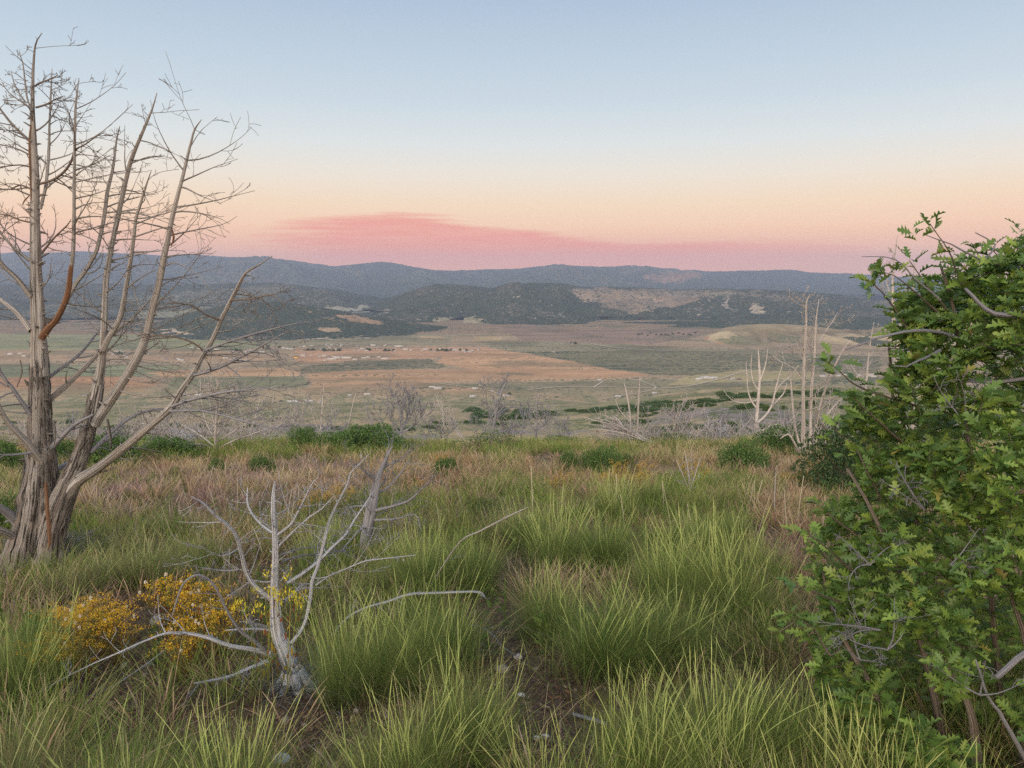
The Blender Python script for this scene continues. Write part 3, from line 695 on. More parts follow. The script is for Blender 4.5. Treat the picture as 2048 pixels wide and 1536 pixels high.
    for px_, Ya, Yb, nt, Lr, mt, k in stems:
        mb = MB(); q, R_ = stem_pts(px_, Ya, Yb, 0.045, 0.0015 if len(px_) < 12 else 0.0006, rg)
        mb.tube(q, R_, k, flute=0.2 if k > 8 else 0.1, fseed=rg.randint(1, 99), fl=1.4)
        if nt: side_twigs(mb, rg, q, R_, int(nt * 1.05), (Lr[0] * 1.25, Lr[1] * 1.5), 0.15, 0.06, 2, 0.32, kids=3, rcap=0.0075, rr=.55, rmin=0.0019, side=(0.2 if px_[-1][0] > px_[0][0] else 3.0))
        stubs(mb, rg, q, R_, int(len(q) * .35), .015, .06)
        parts.append(('branch', mb, mt))
    # peeling strips of bark
    for px_, mt, ww in (([(92, 965, 7), (94, 1010, 10), (96, 1050, 12), (98, 1085, 9), (95, 1100, 3)], M_RUST, 1), ([(60, 960, 3), (57, 1010, 6), (52, 1050, 4)], M_PALE, 1),
                        ([(215, 838, 7), (219, 860, 8), (222, 885, 6), (219, 902, 2)], M_BARK, 1), ([(202, 770, 6), (196, 800, 7), (190, 830, 4)], M_OLD, 1),
                        ([(62, 250, 4), (59, 290, 5), (60, 350, 5), (62, 400, 3)], M_RUST, 1), ([(58, 392, 3), (50, 400, 4), (45, 410, 2)], M_RUST, 1), ([(62, 440, 4), (61, 500, 5), (63, 560, 3)], M_OLD, 1),
                        ([(106, 840, 5), (110, 865, 6), (108, 890, 3)], M_BARK, 1), ([(343, 455, 4), (347, 475, 6), (342, 492, 2)], M_RUST, 1), ([(40, 720, 3), (44, 745, 4), (34, 775, 2)], M_BARK, 1)):
        mb = MB(); q, R_ = stem_pts(px_, 6.05, 6.02, 0.03, 0.003, rg)
        mb.tube(q, R_ * 0.8, 7, flute=0.5, fseed=rg.randint(1, 99)); parts.append(('bark_strip', mb, mt))
    mb = MB()
    for _ in range(900):      # shaggy litter of shed bark round the foot
        a = rg.uniform(0, 2 * math.pi); r = abs(rg.normal(0, 0.33)) + 0.08
        p = foot + [math.cos(a) * r, math.sin(a) * r, 0.02 + max(0, 0.22 - r * 0.35) * rg.uniform(0.2, 1)]
        d = np.array([math.cos(a + rg.normal(0, .8)), math.sin(a + rg.normal(0, .8)), rg.uniform(-0.5, 0.5)])
        L = rg.uniform(.05, .22); mb.tube([p, p + d * L * .5 + [0, 0, .01], p + d * L], [.003, .003, .001], 3, cap=False, fseed=rg.randint(1, 99))
    parts.append(('shed_bark', mb, M_OLD))
    dead_tree('dead_juniper', 'tall grey many-stemmed dead juniper snag rising above the skyline, rust patches on its trunk', 'dead tree', foot, parts, M_OLD)
big_snag()

# -- the small silver snag
def silver_snag():
    rg = np.random.RandomState(21); Y = 3.75; foot = hit(588, 1378); parts = []
    tr = MB()
    q, R = stem_pts([(598, 1395, 74), (590, 1372, 56), (580, 1338, 46), (568, 1299, 46), (556, 1262, 36), (552, 1201, 26), (550, 1143, 19), (549, 1084, 17), (548, 1026, 14), (550, 987, 10), (552, 962, 4)], Y, 3.75, 0.012)
    R = R * .92; q[:, 0] += .006 * np.sin(np.linspace(0, 11, len(q))); tr.tube(q, R, 34, flute=0.46, fseed=5, fl=1.9); stubs(tr, rg, q, R, 30, .01, .04)
    side_twigs(tr, rg, q, R, 14, (.08, .22), 0.5, 0.1, 1, 0.5, rcap=0.004)
    for a in range(0, 360, 50):
        d = np.array([math.cos(math.radians(a)), math.sin(math.radians(a)), -0.2])
        qq = catmull([foot + [0, 0, .10] + d * 0.03, foot + d * .09 + [0, 0, .04], foot + d * .22 + [0, 0, -.01]], 0.02)
        tr.tube(qq, np.linspace(.03, .006, len(qq)), 9, flute=0.35, fseed=a + 1)
    parts.append(('trunk', tr, M_SILVER))
    S, G_ = M_SILVER, M_STEEL
    stems = [
        ([(540, 1198, 15), (511, 1174, 15), (493, 1147, 13), (481, 1104, 12), (472, 1073, 11), (452, 1049, 10), (429, 1030, 8), (405, 1006, 6), (382, 994, 3)], 3.75, 3.5, 10, S),
        ([(542, 1313, 13), (511, 1284, 11), (480, 1260, 10), (456, 1225, 9), (438, 1188, 8), (421, 1163, 8), (394, 1150, 7), (368, 1166, 6), (353, 1202, 5), (343, 1235, 2.5)], 3.7, 3.4, 5, G_),
        ([(540, 1308, 18), (503, 1299, 15), (456, 1291, 13), (417, 1276, 12), (378, 1268, 10), (331, 1268, 8), (285, 1284, 6), (223, 1311, 5), (150, 1345, 4), (63, 1394, 2)], 3.7, 3.35, 8, S),
        ([(536, 1323, 14), (495, 1338, 12), (456, 1354, 10), (390, 1366, 5)], 3.65, 3.4, 4, S),
        ([(583, 1286, 12), (607, 1252, 11), (620, 1201, 11), (624, 1163, 11), (636, 1131, 11), (648, 1084, 10), (655, 1053, 9), (663, 1030, 8), (679, 998, 7), (695, 967, 6), (702, 944, 4.5), (722, 924, 3), (738, 908, 1.5)], 3.75, 3.9, 9, S),
        ([(573, 1166, 11), (605, 1147, 10), (636, 1123, 9), (663, 1096, 9), (691, 1069, 8), (710, 1038, 7), (726, 1014, 5), (750, 978, 2)], 3.8, 4.2, 10, S),
        ([(560, 1090, 8), (589, 1061, 6), (620, 1034, 5), (644, 1018, 4.5), (668, 994, 2)], 3.75, 3.7, 5, S),
        ([(556, 1069, 8), (581, 1049, 7.5), (593, 1030, 7), (609, 998, 5), (624, 967, 4), (637, 954, 2)], 3.72, 3.6, 7, S),
        ([(545, 1066, 9), (523, 1049, 7), (503, 1026, 6), (495, 1006, 6), (495, 976, 3)], 3.75, 3.85, 5, S),
        ([(540, 1056, 7), (523, 1038, 6), (519, 1003, 3)], 3.7, 3.6, 3, S),
        ([(568, 1203, 10), (589, 1186, 8), (605, 1170, 6), (628, 1168, 3)], 3.8, 4.0, 3, S),
        ([(536, 1254, 9), (511, 1248, 7), (480, 1243, 3)], 3.7, 3.5, 2, S),
        ([(540, 1260, 8), (503, 1258, 7), (450, 1261, 3)], 3.75, 3.7, 2, S),
        ([(632, 1170, 6), (660, 1152, 5), (691, 1139, 4.5), (730, 1123, 4), (769, 1118, 3.5), (832, 1111, 2)], 3.9, 3.6, 4, S),
        ([(552, 1162, 7), (530, 1164, 6), (505, 1163, 5), (465, 1186, 4), (440, 1205, 2)], 3.85, 4.1, 3, G_),
        ([(478, 1140, 6), (452, 1142, 4), (430, 1140, 3.5), (404, 1137, 1.5)], 3.9, 4.2, 5, G_),
        ([(476, 1098, 5), (452, 1110, 4), (428, 1108, 3), (398, 1088, 1.5)], 3.7, 3.4, 5, S),
        ([(560, 1110, 5), (600, 1098, 4), (640, 1096, 3), (690, 1104, 2)], 3.85, 4.2, 7, G_),
        ([(562, 1125, 5), (600, 1112, 4), (650, 1108, 3), (700, 1096, 2)], 3.85, 4.3, 7, G_),
    ]
    for px_, Ya, Yb, nt, mt in stems:
        mb = MB(); q, R_ = stem_pts(px_, Ya, Yb, 0.02, 0.0012, rg); R_ = R_ * .86
        mb.tube(q, R_, 10, flute=0.16, fseed=rg.randint(1, 99), fl=1.4)
        if nt: side_twigs(mb, rg, q, R_, int(nt * 1.25), (.08, .34), 0.2, 0.06, 2, 0.28, kids=2, rcap=0.0034, rr=0.5)
        stubs(mb, rg, q, R_, int(len(q) * .45), .006, .03)
        parts.append(('branch', mb, mt))
    mb = MB()
    for _ in range(520):
        a = rg.uniform(0, 2 * math.pi); r = abs(rg.normal(0, 0.17)) + 0.05
        p = foot + [math.cos(a) * r + .05, math.sin(a) * r, 0.01 + rg.uniform(0, .06)]
        d = np.array([math.cos(a + rg.normal(0, .8)), math.sin(a + rg.normal(0, .8)), rg.uniform(-0.4, 0.5)])
        L = rg.uniform(.04, .16); mb.tube([p, p + d * L * .5 + [0, 0, .008], p + d * L], [.0022, .002, .0008], 3, cap=False, fseed=rg.randint(1, 99))
    parts.append(('shed_bark', mb, M_STEEL))
    dead_tree('dead_juniper', 'small silver-white dead juniper snag with curved branches beside yellow flowers', 'dead tree', foot, parts, M_SILVER)
silver_snag()

def grey_snag():
    rg = np.random.RandomState(31); foot = hit(726, 1120); Y = foot[1]; parts = []
    tr = MB(); q, R = stem_pts([(722, 1135, 34), (728, 1112, 28), (734, 1069, 26), (741, 1026, 27), (749, 987, 21), (757, 952, 16), (769, 924, 9), (778, 905, 6), (785, 892, 3)], Y, Y, 0.03)
    tr.tube(q, R, 20, flute=0.4, fseed=12); side_twigs(tr, rg, q, R, 26, (.3, .75), 0.15, 0.35, 2, 0.6, rcap=0.007, rr=0.4)
    parts.append(('trunk', tr, M_STEEL))
    for px_, Yb in (([(745, 1022, 9), (788, 1012, 7), (820, 1000, 6), (847, 975, 4), (872, 948, 1.5)], -0.4), ([(738, 1050, 8), (720, 1060, 6), (700, 1082, 4), (676, 1110, 2)], -.5),
                    ([(750, 990, 7), (775, 975, 5), (800, 948, 4), (822, 915, 1.5)], .3), ([(755, 960, 5), (735, 948, 4), (715, 930, 3), (700, 918, 1.5)], -.2),
                    ([(745, 1015, 7), (725, 1012, 5), (700, 1016, 4), (672, 1040, 1.5)], .3), ([(765, 930, 5), (790, 925, 4), (815, 905, 2), (830, 885, 1.2)], .2), ([(742, 1040, 7), (790, 1038, 5), (830, 1030, 3), (842, 1060, 1.5)], -.3)):
        mb = MB(); q, R_ = stem_pts(px_, Y, Y + Yb, 0.03, .001, rg); mb.tube(q, R_, 8, flute=.12, fseed=3)
        side_twigs(mb, rg, q, R_, 9, (.15, .4), 0.2, 0.15, 2, 0.6, rcap=0.005); parts.append(('branch', mb, M_STEEL))
    dead_tree('dead_juniper', 'small blue-grey dead juniper snag leaning right behind the silver one', 'dead tree', foot, parts, M_STEEL)
grey_snag()

def loose(label, px_, Y0, Y1, mt, seed, n=5, Lr=(.06, .2), lift=True):
    rg = np.random.RandomState(seed); mb = MB(); q, R_ = stem_pts(px_, Y0, Y1, 0.02, .0006, rg)
    if lift:
        g = H(q[:, 0], q[:, 1]) + R_ * 0.5
        q[:, 2] = np.maximum(q[:, 2], g)
    mb.tube(q, R_, 8, flute=.15, fseed=seed); side_twigs(mb, rg, q, R_, n, Lr, 0.2, 0.1, 1, 0.5, rcap=.003)
    b0 = q[0].copy(); mb.V = [v - b0 for v in mb.V]
    o = link('fallen_branch', mb.data('fallen_branch', (mt,), True, False), None, tuple(b0))
    tag(o, label, 'branch', 'fallen branches')
def yat(px, py): return float(hit(px, py)[1])
loose('long pale fallen branch with a hooked broken tip lying across green grass', [(640, 1302, 4), (690, 1240, 5), (730, 1216, 6), (775, 1203, 7), (820, 1188, 7), (886, 1185, 7), (940, 1183, 6), (964, 1186, 5), (970, 1196, 2)], 4.4, 4.25, M_SILVER, 41, 6)
loose('thin pale straight stick slanting up out of tall grass right of centre', [(862, 1168, 3), (918, 1086, 3.5), (960, 1062, 4), (1010, 1036, 4.5), (1056, 1014, 2)], 5.2, 5.0, M_PALE, 42, 2)
loose('short curved bluish stick on bare dirt beside the path', [(925, 1248, 3), (960, 1254, 4), (988, 1272, 4), (1003, 1292, 4), (1032, 1312, 3)], yat(930, 1262), yat(1032, 1318), M_STEEL, 43, 3)
loose('stubby weathered stick lying on bare soil at the bottom', [(1145, 1428, 8), (1180, 1438, 12), (1214, 1448, 10)], yat(1145, 1436), yat(1214, 1456), M_STEEL, 44, 0)
loose('dark crooked stick in litter right of the silver snag foot', [(585, 1500, 5), (630, 1490, 6), (668, 1466, 4), (690, 1450, 2)], yat(585, 1506), yat(690, 1470), M_TWIG, 45, 3)
loose('forked grey twig lying beneath the low silver branch', [(170, 1400, 4), (230, 1370, 4), (290, 1330, 4), (330, 1300, 2)], 3.5, 3.6, M_STEEL, 46, 4)

# -- snags along the brow
SWF = 0.70
def stand(name, label, stems, seed, mat=M_PALE, group='dead junipers along the brow', foot=None, tw=8, Lr=(.35, 1.0), rcap=.016, side=None, lvl=2, Yf=None, cat='dead tree', spread=.6, up=.5, flute=.15, ws=1.0, rmin=.0065):
    rg = np.random.RandomState(seed); x0, y0 = stems[0][0][0], stems[0][0][1]
    f = hit(x0, y0) if Yf is None else None
    if Yf is not None:
        d = ray(x0, y0); xx = d[0] / d[1] * Yf; f = np.array([xx, Yf, float(H(xx, Yf))])
    Y = f[1]; parts = []
    for i, px_ in enumerate(stems):
        mb = MB(); px_ = [(p[0], p[1], p[2] * SWF * ws) for p in px_]
        q, R_ = stem_pts(px_, Y + (0 if i == 0 else rg.uniform(-.1, .1)), Y + rg.uniform(-spread, spread), 0.12, .004, rg)
        if i == 0 and q[0][2] > f[2]:    # reach the ground that lies hidden behind the brow
            q = np.vstack([f - [0, 0, .1], q]); R_ = np.concatenate([[R_[0] * 1.2], R_])
        mb.tube(q, R_, 8 if R_[0] > .03 else 6, flute=flute, fseed=rg.randint(1, 99))
        if tw: side_twigs(mb, rg, q, R_, tw, Lr, 0.25, up, lvl, 0.5, rcap=rcap, rr=.5, side=side, rmin=rmin)
        parts.append(('trunk' if i == 0 else 'branch', mb, mat))
    return dead_tree(name, label, cat, f, parts, mat, group)
G1 = None
stand('dead_juniper', 'pale dead juniper with candelabra stems, first left of the tallest brow snag', [
    [(1512, 872, 22), (1513, 840, 17), (1516, 803, 14), (1519, 760, 12), (1518, 723, 8), (1516, 695, 2)],
    [(1514, 846, 12), (1530, 832, 10), (1543, 812, 9), (1550, 785, 7), (1556, 760, 5), (1566, 725, 2)],
    [(1540, 816, 7), (1556, 800, 6), (1568, 785, 5), (1574, 765, 2)],
    [(1512, 815, 8), (1502, 800, 7), (1496, 780, 5), (1494, 755, 4), (1492, 722, 1.5)],
    [(1518, 765, 8), (1528, 740, 6), (1533, 718, 4), (1536, 695, 1.5)],
    [(1516, 780, 6), (1506, 762, 5), (1502, 735, 3), (1504, 705, 1.5)],
    [(1514, 800, 5), (1490, 806, 4), (1465, 800, 3), (1446, 780, 1.5)],
    [(1515, 868, 7), (1540, 852, 6), (1570, 845, 4), (1592, 834, 2)],
    [(1548, 790, 5), (1560, 770, 4), (1580, 752, 3), (1598, 730, 1.5)]], 61, tw=9, Lr=(.3, .9), up=.6, group=G1, ws=.82)
stand('dead_juniper', 'tallest pale dead juniper on the brow, clustered stems left of the oak', [
    [(1610, 912, 34), (1607, 880, 20), (1607, 840, 15), (1607, 785, 13), (1609, 712, 11), (1612, 639, 8), (1613, 605, 6), (1620, 588, 1.5)],
    [(1620, 905, 16), (1621, 870, 12), (1623, 785, 11), (1629, 712, 10), (1632, 646, 7), (1638, 596, 2)],
    [(1602, 900, 12), (1592, 858, 9), (1585, 800, 8), (1582, 760, 6), (1580, 738, 2)],
    [(1624, 895, 12), (1638, 820, 9), (1655, 765, 9), (1680, 710, 7), (1700, 680, 4)],
    [(1628, 890, 9), (1650, 838, 8), (1670, 810, 7), (1692, 790, 3)],
    [(1629, 716, 5), (1618, 690, 4), (1613, 665, 3), (1608, 655, 1.5)],
    [(1636, 690, 5), (1652, 662, 4), (1664, 645, 3), (1676, 624, 1.3)],
    [(1606, 720, 4), (1597, 702, 4), (1595, 684, 2)],
    [(1605, 760, 4), (1585, 735, 4), (1560, 722, 3), (1544, 710, 1.5)],
    [(1612, 620, 4), (1604, 606, 3), (1596, 592, 1.3)],
    [(1600, 905, 10), (1588, 885, 8), (1576, 868, 7), (1560, 878, 3)],
    [(1630, 902, 10), (1646, 888, 7), (1672, 876, 3)],
    [(1634, 830, 5), (1655, 800, 4), (1676, 792, 3), (1700, 800, 1.5)]], 62, tw=6, Lr=(.3, .8), up=.4, group=G1, rmin=.005)
stand('dead_juniper', 'thick pale dead trunk seen through the left edge of the oak leaves', [
    [(1788, 850, 18), (1786, 800, 15), (1787, 749, 14), (1793, 694, 13), (1787, 639, 12), (1785, 566, 9), (1791, 500, 4), (1796, 470, 1.5)],
    [(1786, 600, 6), (1776, 575, 5), (1770, 560, 2)]], 63, Yf=17, tw=5, Lr=(.3, .7), group=G1)
stand('dead_juniper', 'pale dead trunk deeper inside the oak foliage, right of the thick one', [
    [(1826, 850, 13), (1826, 760, 11), (1826, 676, 10), (1826, 603, 8), (1829, 540, 4), (1832, 520, 2)]], 64, Yf=18, tw=5, Lr=(.3, .6), group=G1)
stand('dead_juniper', 'thin pointed dead juniper in the gap between tallest snag and oak', [
    [(1728, 860, 12), (1730, 800, 8), (1734, 749, 7), (1738, 705, 5), (1743, 672, 4), (1748, 645, 1.5)],
    [(1731, 770, 5), (1715, 750, 4), (1702, 728, 2)], [(1732, 775, 5), (1720, 770, 4), (1706, 785, 2)]], 65, Yf=26, tw=9, Lr=(.4, 1.0), group=G1)
stand('dead_juniper', 'pale dead juniper of upswept stems behind the big left snag', [
    [(432, 905, 12), (431, 870, 10), (433, 830, 9), (434, 790, 8), (436, 760, 6), (438, 742, 3)],
    [(432, 880, 7), (415, 850, 6), (405, 815, 5), (402, 775, 4), (401, 750, 1.5)], [(433, 870, 7), (455, 840, 5), (465, 800, 4), (480, 775, 1.5)],
    [(432, 885, 6), (480, 855, 5), (520, 830, 3), (545, 815, 1.5)], [(431, 895, 6), (400, 870, 5), (370, 852, 4), (345, 840, 2)],
    [(433, 898, 6), (470, 880, 5), (500, 870, 4), (550, 850, 2)], [(432, 860, 5), (422, 820, 4), (418, 780, 3), (416, 755, 1.5)], [(431, 900, 5), (405, 888, 4), (380, 890, 3), (362, 905, 1.5)],
    [(434, 840, 5), (446, 800, 4), (450, 765, 1.5)]], 66, tw=8, Lr=(.4, 1.1), up=.5, group=G1)
stand('dead_juniper', 'bare thin upright dead pole left of the centre green shrubs', [
    [(643, 888, 9), (642, 860, 7), (644, 820, 6), (646, 790, 5), (648, 766, 2)], [(643, 858, 4), (655, 840, 3), (668, 822, 1.5)], [(642, 865, 3), (630, 845, 3), (620, 812, 1.5)]], 67, Yf=24, tw=6, Lr=(.3, .9), group=G1)
stand('dead_juniper', 'leaning bare dead pole right of the thin upright one', [
    [(686, 896, 8), (694, 865, 6), (702, 825, 5), (711, 788, 3)]], 68, Yf=22, tw=3, Lr=(.1, .3), group=G1)
stand('dead_juniper', 'bushy grey dead juniper with a fan of upright stems near the centre', [
    [(800, 888, 12), (803, 860, 9), (800, 825, 7), (790, 795, 5), (778, 775, 4), (762, 768, 1.5)], [(801, 870, 8), (812, 840, 6), (818, 805, 5), (818, 780, 1.5)], [(801, 872, 7), (826, 850, 6), (850, 832, 4), (870, 818, 1.5)],
    [(800, 868, 7), (785, 845, 6), (776, 815, 4), (772, 780, 1.5)], [(803, 860, 6), (822, 830, 5), (832, 800, 3), (836, 785, 1.5)], [(800, 875, 6), (778, 860, 5), (760, 838, 3), (745, 810, 1.5)], [(802, 850, 5), (805, 815, 4), (806, 778, 1.5)],
    [(801, 865, 6), (835, 845, 5), (845, 815, 1.5)]], 69, Yf=21, tw=9, Lr=(.4, 1.0), up=.9, group=G1, mat=M_STEEL)
stand('dead_juniper', 'small forked dead tree between the central fan snag and next leaning one', [
    [(886, 880, 8), (888, 850, 6), (885, 815, 4), (884, 790, 1.5)], [(887, 868, 5), (900, 845, 4), (905, 822, 1.5)], [(886, 866, 4), (868, 850, 3), (855, 840, 1.5)]], 70, Yf=27, tw=8, Lr=(.5, 1.1), group=G1)
stand('dead_juniper', 'grey dead juniper leaning right with a tufted top above the meadow centre', [
    [(983, 880, 14), (988, 850, 10), (995, 815, 9), (1003, 785, 7), (1012, 765, 3)], [(990, 850, 7), (978, 825, 5), (972, 795, 4), (975, 770, 1.5)], [(992, 835, 6), (1010, 820, 4), (1030, 812, 1.5)],
    [(985, 868, 6), (1010, 862, 5), (1040, 850, 3)], [(1000, 795, 4), (1000, 775, 3), (1006, 762, 1.3)]], 71, Yf=22, tw=10, Lr=(.3, .9), up=.7, group=G1, mat=M_STEEL)
stand('dead_juniper', 'thin feathery dead juniper right of the tufted leaning one', [
    [(1072, 878, 8), (1073, 850, 6), (1074, 820, 5), (1075, 790, 2)], [(1072, 865, 5), (1058, 845, 3), (1050, 820, 1.5)], [(1073, 862, 5), (1090, 845, 3), (1096, 815, 1.5)]], 72, Yf=28, tw=10, Lr=(.5, 1.3), up=.9, group=G1, mat=M_STEEL)
stand('dead_juniper', 'left one of two bare straight poles in the right middle', [
    [(1262, 868, 9), (1260, 830, 7), (1254, 790, 6), (1248, 765, 2.5)], [(1261, 845, 4), (1240, 820, 3), (1232, 800, 3), (1236, 792, 1.5)]], 73, Yf=24, tw=2, Lr=(.2, .4), group=G1)
stand('dead_juniper', 'right one of two bare straight poles in the right middle', [
    [(1276, 876, 9), (1276, 830, 7), (1278, 790, 6), (1280, 756, 2)], [(1278, 800, 3), (1270, 815, 2)]], 74, Yf=25, tw=3, Lr=(.15, .4), group=G1)
fan = [[(1320, 892, 9), (1296, 880, 8), (1262, 868, 7), (1222, 852, 5), (1170, 835, 2)]]
for i, (tx, ty) in enumerate(((1165, 838), (1172, 848), (1178, 858), (1190, 836), (1205, 830), (1225, 832), (1180, 866), (1210, 846))):
    fan.append([(1306 - i * 4, 888 - i, 7), (1262 - i * 2, 866 + (ty - 848) * .4, 6), (1215 + (tx - 1180) * .5, 853 + (ty - 848) * .8, 4), (tx, ty, 1.6)])
stand('fallen_juniper', 'toppled dead juniper with long parallel limbs fanned to the left on the brow', fan, 75, Yf=20, tw=5, Lr=(.15, .5), up=0, group=G1, spread=.9)
stand('fallen_juniper', 'tangled grey dead tree lying below the candelabra snag, left of its foot', [
    [(1500, 892, 8), (1470, 868, 6), (1440, 848, 5), (1408, 838, 2)], [(1480, 876, 6), (1486, 850, 5), (1478, 825, 2)], [(1468, 866, 5), (1440, 862, 4), (1415, 850, 1.5)], [(1495, 888, 5), (1505, 860, 4), (1500, 835, 1.5)]], 76, Yf=23, tw=10, Lr=(.3, .9), up=.2, group=G1, mat=M_STEEL)
stand('dead_shrub', 'small white skeletal bush standing in front of the grey tangle below the candelabra snag', [
    [(1438, 892, 6), (1440, 872, 5), (1436, 850, 2)], [(1438, 885, 4), (1450, 866, 3), (1462, 852, 1.5)], [(1437, 886, 4), (1424, 866, 3), (1410, 850, 1.5)], [(1440, 875, 3), (1446, 858, 1.5)]], 77, Yf=21, tw=8, Lr=(.2, .6), up=.5, group=G1, mat=M_SILVER, cat='dead shrub')
stand('dead_shrub', 'white skeletal shrub low on the brow, just left of the upswept juniper', [
    [(385, 902, 6), (372, 880, 5), (356, 862, 2)], [(386, 900, 5), (392, 876, 4), (400, 858, 2)], [(384, 900, 4), (360, 888, 4), (340, 872, 2)], [(386, 896, 4), (380, 870, 2)]], 78, Yf=18, tw=9, Lr=(.2, .6), up=.5, group=G1, mat=M_SILVER, cat='dead shrub')
stand('fallen_juniper', 'low sprawling heap of pale dead limbs behind the diagonal limb of the big snag', [
    [(360, 872, 8), (320, 858, 6), (280, 846, 5), (240, 842, 2)], [(350, 866, 6), (330, 845, 5), (290, 832, 2)], [(360, 870, 6), (400, 858, 5), (440, 850, 2)], [(345, 868, 6), (300, 866, 5), (250, 864, 2)], [(355, 862, 5), (372, 842, 4), (384, 828, 2)]], 79, Yf=24, tw=12, Lr=(.4, 1.1), up=.15, group=G1)
stand('fallen_juniper', 'pale heap of dead limbs between the upswept juniper and centre shrubs', [
    [(540, 872, 8), (500, 862, 6), (460, 862, 5), (430, 870, 2)], [(535, 866, 6), (560, 850, 5), (580, 846, 2)], [(530, 868, 6), (510, 846, 4), (490, 840, 2)], [(540, 868, 5), (530, 850, 3), (520, 838, 2)]], 80, Yf=27, tw=12, Lr=(.4, 1.1), up=.15, group=G1)
stand('dead_juniper', 'dark slender dead pole far left behind the upright pole, leaning left', [
    [(756, 882, 6), (744, 850, 5), (732, 815, 4), (722, 780, 2)]], 81, Yf=26, tw=7, Lr=(.2, .7), group=G1, mat=M_STEEL)
stand('dead_shrub', 'upright pale leafless stalks standing in the meadow right of centre', [
    [(1380, 992, 8), (1378, 955, 6), (1374, 925, 5), (1370, 902, 2)], [(1380, 985, 5), (1366, 950, 4), (1352, 918, 2)], [(1381, 980, 5), (1390, 950, 4), (1400, 915, 2)], [(1380, 970, 4), (1384, 940, 3), (1383, 905, 2)]], 83, tw=5, Lr=(.08, .25), up=.6, group=G1, cat='dead shrub', spread=.15, rmin=.003)
stand('dead_shrub', 'single pale upright stalk before the pink grass left of the oak', [[(1549, 1030, 5), (1550, 980, 4), (1553, 930, 2)]], 84, tw=2, Lr=(.03, .08), group=G1, cat='dead shrub', spread=.05, rmin=.002)
def where(x):
    return ('seen behind the big left snag' if x < 360 else 'behind the silver snag, left of the centre shrubs' if x < 610 else 'among the centre green shrubs and bare poles' if x < 760 else
            'between the bushy grey snag and the tufted leaning one' if x < 1000 else 'just right of the tufted leaning snag' if x < 1160 else 'around the toppled fan juniper' if x < 1320 else
            'between the fan juniper and candelabra snag' if x < 1470 else 'beside the candelabra snag' if x < 1600 else 'between tallest snag and oak')
def wisps():
    rg = np.random.RandomState(501)
    xs = [40, 150, 300, 345, 500, 575, 600, 660, 735, 860, 930, 955, 1020, 1040, 1105, 1140, 1220, 1300, 1345, 1380, 1420, 1455, 1545, 1562, 1650, 1720, 1760]
    for i, x in enumerate(xs):
        y = rg.uniform(884, 898); h = rg.uniform(45, 120) * (.75 if 1100 < x < 1500 else 1); ln_ = rg.normal(0, 14); st = []
        for k in range(rg.randint(2, 5)):
            e = rg.normal(0, 26); hh = h * (1 if k == 0 else rg.uniform(.4, .9)); b0 = 0 if k == 0 else rg.uniform(0, .25) * h
            st.append([(x, y - b0, 5), (x + ln_ * .3 + e * .4, y - b0 - hh * .35, 3.8), (x + ln_ * .7 + e * .8, y - b0 - hh * .7, 2.8), (x + ln_ + e, y - b0 - hh, 1.5)])
        stand('dead_juniper', 'slender wispy grey dead tree ' + where(x), st, 520 + i, Yf=rg.uniform(21, 34), tw=7, Lr=(.3, 1.0), group='slender wispy dead trees ' + where(x), up=.6, mat=M_STEEL if i % 2 else M_PALE)
wisps()
# dead brush: the grey tangle of burnt scrub just beyond the brow
def brush():
    rg = np.random.RandomState(90); mb = MB()
    for _ in range(2600):
        px = rg.uniform(-60, 1900); r = rg.rand()
        Y = 20.3 + 86 * r ** 1.9
        t_ = (px - 1024) / 1495; x = t_ * Y
        if fbm(x / 9 + 3, Y / 14, 3, 91) < 0.47: continue
        z = float(H(x, Y)); n = rg.randint(5, 9); hh = rg.uniform(.4, 1.3) * (.55 + Y / 70)
        for _k in range(n):
            d = np.array([rg.normal(0, .7), rg.normal(0, .5), rg.uniform(.3, 1.2)])
            L = hh * rg.uniform(.6, 1.2); d /= np.linalg.norm(d); p = np.array([x + rg.normal(0, .3), Y + rg.normal(0, .3), z - .05])
            c = rg.normal(0, .2, 3) * L
            mb.tube([p, p + d * L * .5 + c * .5, p + d * L + c], [.012 + Y * 1e-4, .008 + Y * .8e-4, .004], 3, cap=False, fseed=rg.randint(1, 99))
            q = p + d * L * .5 + c * .5; e = d + rg.normal(0, .5, 3)
            mb.tube([q, q + e * L * .35], [.007 + Y * 6e-5, .003], 3, cap=False, fseed=rg.randint(1, 99))
    o = link('dead_brush', mb.data('dead_brush', (M_PALE,), True, False)); tag(o, kind='stuff')
brush()
# ---------------------------------------------------------------- the oak on the right, shrubs
def lobed_leaf():
    v = np.array([0.0, 0.12, 0.20, 0.30, 0.37, 0.50, 0.57, 0.70, 0.77, 0.88, 1.0])
    wv = np.array([.012, .02, .06, .22, .07, .36, .08, .33, .09, .15, .01])
    fw = np.array([0, 0, 0, .05, -.01, .08, -.01, .09, 0, .06, 0])
    n = len(v)
    mid = np.stack([v, 0 * v, -0.10 * v ** 2], 1)
    l = np.stack([v + fw, wv, -0.10 * v ** 2 + 0.22 * wv], 1); r = l * [1, -1, 1]
    V = np.vstack([mid, l, r]); i = np.arange(n - 1)
    F_ = np.vstack([np.stack([i, i + 1, i + 1 + n, i + n], 1), np.stack([i + 1, i, i + 2 * n, i + 1 + 2 * n], 1)])
    return V, F_
LV, LF = lobed_leaf()
def orient(D, N):
    D = D / (np.linalg.norm(D, axis=1)[:, None] + 1e-9); N = N - D * (D * N).sum(1)[:, None]
    N /= np.linalg.norm(N, axis=1)[:, None] + 1e-9; return D, np.cross(N, D), N
